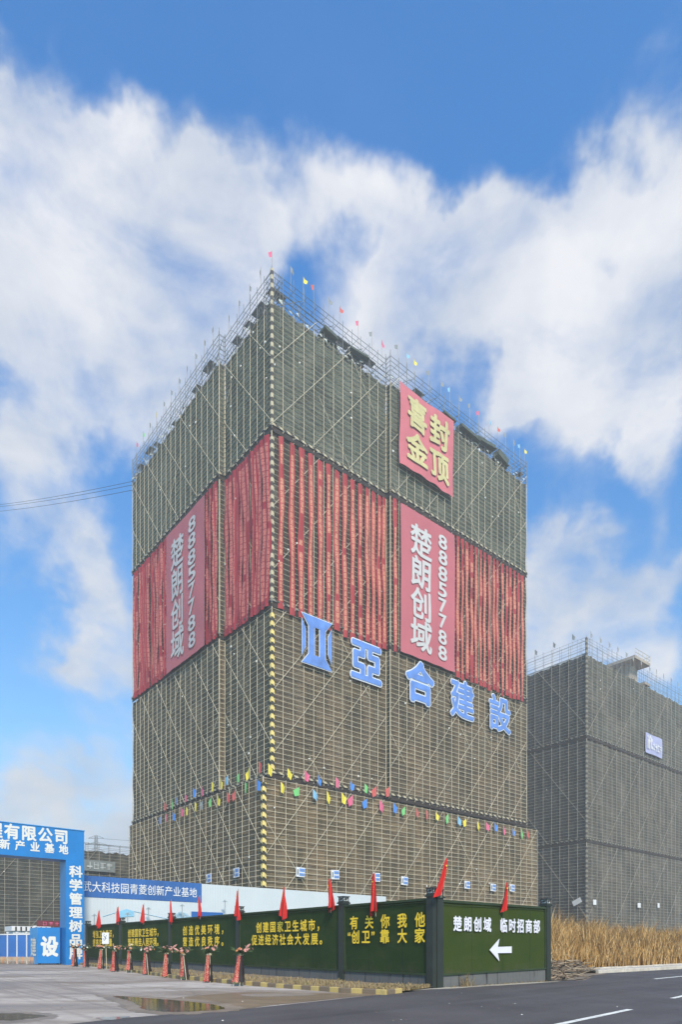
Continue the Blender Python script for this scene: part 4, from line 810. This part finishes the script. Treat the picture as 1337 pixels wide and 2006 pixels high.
# small things behind the gate
rs = empty('red_sign', 'dark red sign strip behind the blue cabinet under the gate', 'sign', (-30.6, 66, 0), TH); MB().box(0, 3.3, 0, .1, 3.75, 4.35).box(.2, .3, 0, .1, 0, 3.75).box(3.0, 3.1, 0, .1, 0, 3.75).build('board', mat('maroon', (.13, .03, .035), .6, .1, 1), rs); strokes('lettering', 4, .75, 4.05, .6, .4, .4, PCOL['pink'], rs, -.01, 2)
hut = empty('guard_hut', 'low white roofed hut behind the blue cabinet', 'hut', (-31.0, 62, G(62)), TH); MB().box(0, 3.2, 0, 2.4, 0, 2.9).build('wall', HW, hut); MB().box(-.15, 3.35, -.15, 2.55, 2.9, 3.35).build('roof', WHITE, hut)
for i in range(7): MB().box(.15+i*.45, .28+i*.45, -.2, -.155, 2.92, 3.3).build('roof_stripe', POSTM, hut)
bn = tag(MB().grid(lambda a, b: (a*5.4, .05*math.sin(a*9), b*1.9), 12, 3).build('name_sign', mat('greyed_white_cloth', (.16, .18, .18), .7, .1, 1), None, C3+U*5.3-V*.4+Vector((0,0,15.0)), TH), 'pale grey sign strip on the far building above the hoarding', 'sign')
strokes('lettering', 4, .9, .95, 1.15, 1.0, 1.3, mat('pale_lettering', (.42, .45, .45), .6, .05, 2), bn, -.1, 3)
ns = tag(MB().box(0, 1.6, -.05, .05, 0, 1.0).build('safety_notice', WHITE, None, C3-U*2.9-V*.3+Vector((0,0,4.3)), TH), 'white and blue notice on the building seen through the gate', 'sign'); MB().box(.5, 1.5, -.08, -.05, .15, .85).build('blue_panel', NOTB, ns)
# ---- power lines and pylon
CAB = mat('cable_black', (.03, .03, .035), .6, .1, 1)
def cable(a, b, sag, label):
    mb = MB(); n = 24; pts = [a.lerp(b, i/n)-Vector((0, 0, sag*4*(i/n)*(1-i/n))) for i in range(n+1)]
    for p, q in zip(pts, pts[1:]): mb.tube(p, q, .035, 4)
    tag(mb.build('power_cable', CAB), label, 'cable', 'cables strung to the tower')
ea = at1(-.9, 38.0)
for yy, y0, lb in ((943, 981, 'uppermost thin cable running from the tower out to the left'), (950, 985, 'middle thin cable running from the tower out to the left'), (960, 994, 'lowest thin cable running from the tower out to the left')):
    a = ea.copy(); a.z = EYE+(HY-yy)*a.y/F; yb = 150; r0 = (0-PX0)/F; b = Vector((r0*yb, yb, EYE+(HY-y0)*yb/F)); b2 = a+(b-a)*1.7; b2.z += .0
    cable(a, b2, .9, lb)
py_ = empty('power_pylon', 'tiny lattice pylon rising above the far building', 'pylon', (-112, 300, 0))
mb = MB()
for sx in (-1, 1):
    for sy in (-1, 1): mb.tube((sx*2.5, sy*2.5, 0), (sx*.4, sy*.4, 53), .16, 4)
for k in range(14):
    z0, z1 = k*3.7, (k+1)*3.7; w0, w1 = 2.5-2.1*z0/53, 2.5-2.1*z1/53; mb.tube((-w0,-w0,z0), (w1,-w1,z1), .1, 4); mb.tube((w0,-w0,z0), (-w1,-w1,z1), .1, 4)
mb.build('tower_frame', PALER, py_)
mb = MB()
for z, w in ((52, 3.5), (49, 5), (46, 4)): mb.tube((-w, 0, z), (w, 0, z), .14, 4); mb.tube((-w, 0, z), (0, 0, z+1.4), .1, 4); mb.tube((w, 0, z), (0, 0, z+1.4), .1, 4)
mb.build('cross_arm', PALER, py_)
for z, lb in ((51.8, 'faint upper line strung from the far pylon'), (48.8, 'faint lower line strung from the far pylon')):
    mb = MB(); pts = [Vector((-109+i*8, 300+i*2, z-.05*i*(12-i)*.6)) for i in range(13)]
    for p, q in zip(pts, pts[1:]): mb.tube(p, q, .06, 4)
    tag(mb.build('power_cable', CAB), lb, 'cable')
#SMALL
# ---------------------------------------------------------------- flower baskets, stake sign
WRAP = None
t_ = NT('red_patterned_wrap', .5); uv_ = t_.tc.outputs['UV']; rn_ = t_.n('ShaderNodeObjectInfo').outputs['Random']
mp_ = t_.n('ShaderNodeMapping'); t_.put(uv_, mp_.inputs[0]); cx_ = t_.n('ShaderNodeCombineXYZ'); t_.put(t_.M('MULTIPLY', rn_, 30), cx_.inputs[0]); t_.put(cx_.outputs[0], mp_.inputs['Location'])
wv = t_.n('ShaderNodeTexWave'); wv.wave_type = 'RINGS'; wv.inputs['Scale'].default_value = 1.6; wv.inputs['Distortion'].default_value = 14; wv.inputs['Detail'].default_value = 2; wv.inputs['Detail Scale'].default_value = 2.2; t_.put(mp_.outputs[0], wv.inputs['Vector'])
t_.put(t_.mix(t_.rng(wv.outputs['Fac'], .60, .72), (.36, .026, .020), (.52, .22, .15)), t_.b.inputs['Base Color']); WRAP = t_.m
WDARK = mat('black_wrap_side', (.018, .012, .012), .6, .3, 3); BAMB = mat('bamboo_leg', (.50, .42, .28), .6, .2, 4)
LEAF = mat('basket_leaf', (.045, .075, .025), .6, .4, 6); BUD = {'pink': mat('pink_lily', (.50, .24, .20), .6, .2, 5), 'orange': mat('orange_gerbera', (.56, .22, .08), .6, .2, 5), 'white': mat('white_lily', (.62, .58, .48), .6, .1, 5)}
BK = [(146,1893,1858),(169,1894.5,1861),(197,1898,1860),(225,1903,1863),(253.5,1905,1862),(289,1909,1865),(326.5,1914,1868),(363,1919,1870),(408,1924,1870),(466.7,1931,1871)]
BKL = ['small red wrapped flower basket in front of the gate pillar','red wrapped flower basket just right of the gate pillar','red wrapped flower basket left of the white stake sign','red wrapped flower basket right of the white stake sign','red wrapped flower basket under the left of the second slogan','red wrapped flower basket showing its bare bamboo legs at right','red wrapped flower basket in front of the third fence post, pink lily leaning right','slim red wrapped flower basket below the start of the third slogan','red wrapped flower basket below the end of the third slogan','nearest and largest red wrapped flower basket before a dark post']
for i, ((px, yb, yt), lb) in enumerate(zip(BK, BKL)):
    r = random.Random(50+i); p = gp(px, yb); Hs = (yb-yt)*p.y/F
    b = empty('flower_basket', lb, 'flower basket', p, R(r.uniform(-14, 14)), 'flower baskets lined up along the kerb'); s = Hs/1.25
    foot = .16*s if i in (4, 9, 7) else .04*s
    prof = [(.235, foot+.02), (.228, foot+.06), (.185, .42*s), (.155, .75*s), (.12, 1.0*s), (.115, Hs-.02), (.13, Hs)]
    mb = MB(); n = 28; bp = r.uniform(.9, 1.15); tw = r.uniform(-.1, .1)
    for (r0, z0), (r1, z1) in zip(prof, prof[1:]):
        for k in range(n):
            a0, a1 = 2*math.pi*k/n, 2*math.pi*(k+1)/n
            def q(a, rr, z): w = bp*s*rr*(1+.07*math.sin(a*5+z*6+i)+.05*math.sin(a*9+i*2+z*3)); return (w*math.cos(a)+tw*z, w*math.sin(a), z+(.03*math.sin(a*7+i) if z < foot+.1 else 0))
            mid = (a0+a1)/2; dark_side = math.cos(mid-R(-25)) > .62  # right side of the wrap is near black
            mb.face([q(a0,r0,z0), q(a1,r0,z0), q(a1,r1,z1), q(a0,r1,z1)], [(a0*.5,z0*1.6),(a1*.5,z0*1.6),(a1*.5,z1*1.6),(a0*.5,z1*1.6)], mi=1 if dark_side else 0)
    mb.build('wrap', [WRAP, WDARK], b, smooth=True)
    for k in range(4):
        a = .6+k*math.pi/2; e = .20*s if not (i in (5, 7) and k == 3) else .40*s
        MB().tube((e*math.cos(a), e*math.sin(a), 0), (.08*math.cos(a)+tw*Hs, .08*math.sin(a), Hs+.06), .018, 5).build('leg', BAMB, b)
    mb = MB()
    for k in range(9): a = k*.7; mb.box(.10*math.cos(a)-.02+tw*Hs, .10*math.cos(a)+.02+tw*Hs, .10*math.sin(a)-.02, .10*math.sin(a)+.02, Hs-.02, Hs+.10)
    mb.build('basket_rim', BAMB, b)
    mb = MB(); c = Vector((tw*Hs, 0, Hs+.05))
    for k in range(120):
        d = Vector((r.gauss(0, 1), r.gauss(0, 1), r.uniform(.2, 1.3))).normalized(); L_ = r.uniform(.16, .38); e = c+d*L_; side = d.cross(Vector((r.random(), r.random(), .3))).normalized()*r.uniform(.018, .045); md = c+d*L_*.6
        mb.face([c+d*.03, md+side, e+Vector((0,0,-.05)), md-side])
    for k in range(10):
        sd_ = r.choice((-1, 1, 1)); e = c+Vector((sd_*r.uniform(.3, .55), r.uniform(-.2, .2), r.uniform(.05, .42))); md = c.lerp(e, .6)+Vector((0,0,.05)); mb.face([c, md+Vector((0,0,.03)), e, md-Vector((0,0,.03))])
    mb.build('foliage', LEAF, b)
    for k in range(13):
        d = Vector((r.gauss(0, .8)+.25, r.gauss(0, .7)-.3, r.uniform(.25, 1))).normalized(); h = c+d*r.uniform(.2, .36)+(Vector((.14, 0, .06)) if k < 4 else Vector()); mb = MB(); rr = r.uniform(.05, .085)
        for m_ in range(6):
            a = m_*math.pi/3; t1 = d.cross(Vector((0,0,1))).normalized(); t2 = d.cross(t1); o1 = (t1*math.cos(a)+t2*math.sin(a)); o2 = (t1*math.cos(a+.5)+t2*math.sin(a+.5)); o3 = (t1*math.cos(a-.5)+t2*math.sin(a-.5))
            mb.face([h, h+o2*rr*.6+d*.03, h+o1*rr*1.2+d*.045, h+o3*rr*.6+d*.03])
        mb.build('flower', BUD[r.choice(('pink', 'pink', 'orange', 'white') if i not in (6, 9) else ('pink', 'pink', 'orange'))], b)
    for k in range((1, 0, 1, 2, 0, 1, 2, 1, 1, 2)[i]):        # a long closed lily that leans out of the bunch
        e = c+Vector(((.42+.1*k)*(-1 if i in (2, 7) else 1)*r.uniform(.7, 1), r.uniform(-.25, .05), r.uniform(.18, .34)+.1*k)); MB().tube(c+Vector((.1,0,.1)), c.lerp(e, .5), .012, 5).tube(c.lerp(e, .5), c.lerp(e, .8), .03, 6, .055).tube(c.lerp(e, .8), e, .055, 6, .02, True).build('flower', BUD['pink'], b)
st = empty('stake_sign', 'white notice board on a thin wooden stake among the flower baskets', 'sign', gp(209, 1898), R(-6)); zz = gp(209, 1898)
sz = 38.5/F*zz.y
hgt = (1898-1846)/F*zz.y; bw, bh = 14*zz.y/F, 22*zz.y/F
MB().tube((0,0,0), (-.06,0,hgt+.05), .025, 6).build('stake', BAMB, st); MB().box(-.06-bw/2, -.06+bw/2, -.05, -.025, hgt-.08, hgt-.08+bh).build('board', WHITE, st)
mb = MB(); zc = hgt-.08+bh*.55
for a, c in (((-.18,.2),(-.04,.02)), ((.10,.22),(-.02,.0)), ((-.03,.02),(-.03,-.22)), ((-.2,-.05),(-.1,-.28)), ((.0,-.05),(.12,-.05)), ((-.16,.32),(-.06,.3))): mb.tube((-.06+a[0]*.75,-.055,zc+a[1]*.75), (-.06+c[0]*.75,-.055,zc+c[1]*.75), .018, 4)
mb.build('mark', LAMPM, st)
#GRASS
# ---------------------------------------------------------------- dry reeds, grass strip, brush heap
def straw(name, ramp):
    t = NT(name, .8); at = t.n('ShaderNodeAttribute', attribute_name='UVMap'); x = t.xy(t.tc.outputs['UV']); cr = t.n('ShaderNodeValToRGB'); t.put(x[0], cr.inputs[0])
    el = cr.color_ramp.elements; el[0].position = 0; el[0].color = (*ramp[0], 1); el[1].position = 1; el[1].color = (*ramp[-1], 1)
    for i, c in enumerate(ramp[1:-1]): e = el.new((i+1)/(len(ramp)-1)); e.color = (*c, 1)
    t.put(cr.outputs[0], t.b.inputs['Base Color']); return t.m
STRAW = straw('dry_straw', [(.10,.052,.015), (.26,.14,.04), (.42,.24,.075), (.54,.33,.12), (.66,.47,.24)])
def blades(spots, name, m, rnd, kind='stuff'):
    mb = MB()
    for x, y, z, h, w, cshift in spots:
        a = rnd.uniform(0, math.pi); dx, dy = math.cos(a)*w/2, math.sin(a)*w/2; b = rnd.uniform(0, 6.28); ln = h*(rnd.uniform(.05, .38) if rnd.random() < .85 else rnd.uniform(.5, .9)); ex, ey = math.cos(b)*ln, math.sin(b)*ln; u = min(.99, max(.01, rnd.gauss(.5, .28)+cshift))
        n = len(mb.v); k1, k2 = .5, .82
        mb.v += [(x-dx,y-dy,z),(x+dx,y+dy,z),(x-dx*.8+ex*.2,y-dy*.8+ey*.2,z+h*k1),(x+dx*.8+ex*.2,y+dy*.8+ey*.2,z+h*k1),(x-dx*.5+ex*.6,y-dy*.5+ey*.6,z+h*k2),(x+dx*.5+ex*.6,y+dy*.5+ey*.6,z+h*k2),(x+ex,y+ey,z+h*rnd.uniform(.9,1.0))]
        mb.f += [(n,n+1,n+3,n+2),(n+2,n+3,n+5,n+4),(n+4,n+5,n+6)]; mb.uv += [[(u,.5)]*4,[(u,.5)]*4,[(u,.5)]*3]; mb.mi += [0,0,0]
    return structure(mb.build(name, m), kind)
rnd = random.Random(77); sp = []
A0 = fr_end
while len(sp) < 34000:
    a = rnd.uniform(-7, 62); d = rnd.random()**1.5*30
    p = KR+Ud*a+Vd*(3.5+d if a > 0 else 3.2+d)
    if a < -1 and d < (-a)*.45: continue
    if (p-FC).dot(Vd) < 6.0 and (p-FC).dot(Ud) < 9.2: continue
    if p.x/p.y > .62 or p.x/p.y < .30: continue
    cl = .5+.5*math.sin(p.x*.55+p.y*.3)*math.cos(p.y*.5-p.x*.2)
    edge = min(1, .35+d*.28)
    tall = 1.3 if p.x/p.y < .40 and d > 5 else 1.0
    h = (2.1+1.2*cl+rnd.gauss(0, .42))*edge*tall*(.55 if rnd.random() < .25 else 1)
    sp.append((p.x, p.y, G(p.y), max(.4, h), rnd.uniform(.025, .06)*(p.y/42), -.1+.12*cl+(.05 if d < 3 else 0)))
blades(sp, 'dry_reeds', STRAW, rnd)
plume = []
sp = []
STR2 = straw('strip_straw', [(.10,.07,.035), (.20,.14,.07), (.30,.22,.11), (.36,.27,.14), (.16,.15,.06)])
strip = [(Kc[0]+Vector((.2,.25)))]
sheet('grass_bank', [tuple(k+(Vector((.1,.1)))) for k in Kc]+[tuple(FC+Vd*38.5), tuple(FC+Ud*.1), (2.9, 24.2)], .055, EARTH)
for i in range(15000):
    t = rnd.random()**1.3; s = t*(len(Kc)-1); k = min(int(s), len(Kc)-2); p = Kc[k].lerp(Kc[k+1], s-k); q = FC+Vd*max(0, (p-FC).dot(Vd))
    f = rnd.uniform(.10, .9); c = p.lerp(q, f); cl = math.sin(c.x*1.3)*math.sin(c.y*1.1+1)
    if rnd.random() > .62+.4*cl: continue
    sp.append((c.x, c.y, G(c.y)+.05, rnd.uniform(.03, .15)*(1+.5*cl)*(1.3 if t < .35 else 1), rnd.uniform(.015, .04), 0))
blades(sp, 'dry_grass', STR2, rnd)
mb = MB(); BARK = mat('dead_branch', (.15, .105, .07), .9, .4, 2, .3); BARK2 = mat('pale_dead_stalk', (.32, .25, .17), .9, .3, 2)
for i in range(420):
    t = rnd.random(); c = Vector((9.9, 30.2)).lerp(Vector((14.6, 38.3)), t)+Vd*rnd.uniform(-.2, 2.2)+Ud*rnd.uniform(-.3, .5); hp = .62*math.exp(-((t-.6)/.3)**2)+.18
    a = rnd.gauss(TH, .8); L_ = rnd.uniform(.3, 1.4); z = G(c.y)+rnd.uniform(.02, hp); d = Vector((math.cos(a), math.sin(a), rnd.gauss(0, .22)))*L_/2; o = Vector((c.x, c.y, z))
    e0, e1 = o-d, o+d; e0.z = max(e0.z, G(e0.y)+.01); e1.z = max(e1.z, G(e1.y)+.01); mb.tube(e0, e1, rnd.uniform(.012, .05), 5, rnd.uniform(.006, .02), mi=int(rnd.random() < .45))
for i in range(60):
    t = rnd.random(); c = Vector((9.9, 30.4)).lerp(Vector((14.4, 38.3)), t)+Vd*rnd.uniform(.3, 1.8); Mx = Matrix.Translation((c.x, c.y, G(c.y)+rnd.uniform(.03, .35))) @ Matrix.Rotation(rnd.uniform(0, 3), 4, 'Z') @ Matrix.Rotation(rnd.uniform(-.6, .6), 4, 'X'); s = rnd.uniform(.08, .32); mb.box(-s, s, -s*.5, s*.5, -s*.25, s*.25, Mx, mi=int(rnd.random() < .3))
tag(mb.build('brush_heap', [BARK, BARK2]), 'heap of dead branches and stalks at the end of the green fence', 'brush heap')
sheet('verge', blob([tuple(fr_end+Vector((.1,-.1))), (11.4, 31.2), (13.2, 34.6), tuple(KR+Vector((.2,-.3))), tuple(KR+Vd*3), (8.5, 36), tuple(fr_end+Vd*2)], 60, .08, 4), .012, EARTH)
sp = []
for i in range(700):
    a = rnd.uniform(.5, 7.4); c = FC+Ud*a-Vd*rnd.uniform(.05, .4); big = abs(a-1.75) < .35
    if not big and rnd.random() > .35: continue
    sp.append((c.x, c.y, G(c.y), rnd.uniform(.15, .6) if big else rnd.uniform(.03, .1), .02, -.25))
blades(sp, 'weeds', STR2, rnd)

mb = MB(); rnd = random.Random(9)                             # grit and scraps on the road
for i in range(34):
    px, py = rnd.uniform(250, 1330), rnd.uniform(1935, 2003); p = gp(px, py, .006); k = rnd.uniform(.006, .02)
    mb.box(-k, k, -k*.7, k*.7, 0, k*rnd.uniform(.4, 1), Matrix.Translation(p) @ Matrix.Rotation(rnd.uniform(0, 3), 4, 'Z'), mi=int(rnd.random() < .15))
structure(mb.build('road_grit', [EARTH, TAGW]), 'stuff')
#HAZE
hz = bpy.data.materials.new('haze_air'); hz.use_nodes = True; nt = hz.node_tree; nt.nodes.remove(nt.nodes['Principled BSDF'])
pv_ = nt.nodes.new('ShaderNodeVolumePrincipled'); pv_.inputs['Color'].default_value = (.99, .96, .90, 1); pv_.inputs['Density'].default_value = HAZE; pv_.inputs['Anisotropy'].default_value = .1
nt.links.new(pv_.outputs[0], nt.nodes['Material Output'].inputs['Volume'])
if HAZE: structure(MB().box(-506, 506, -26, 706, -1.6, 92).build('haze', hz), 'stuff')
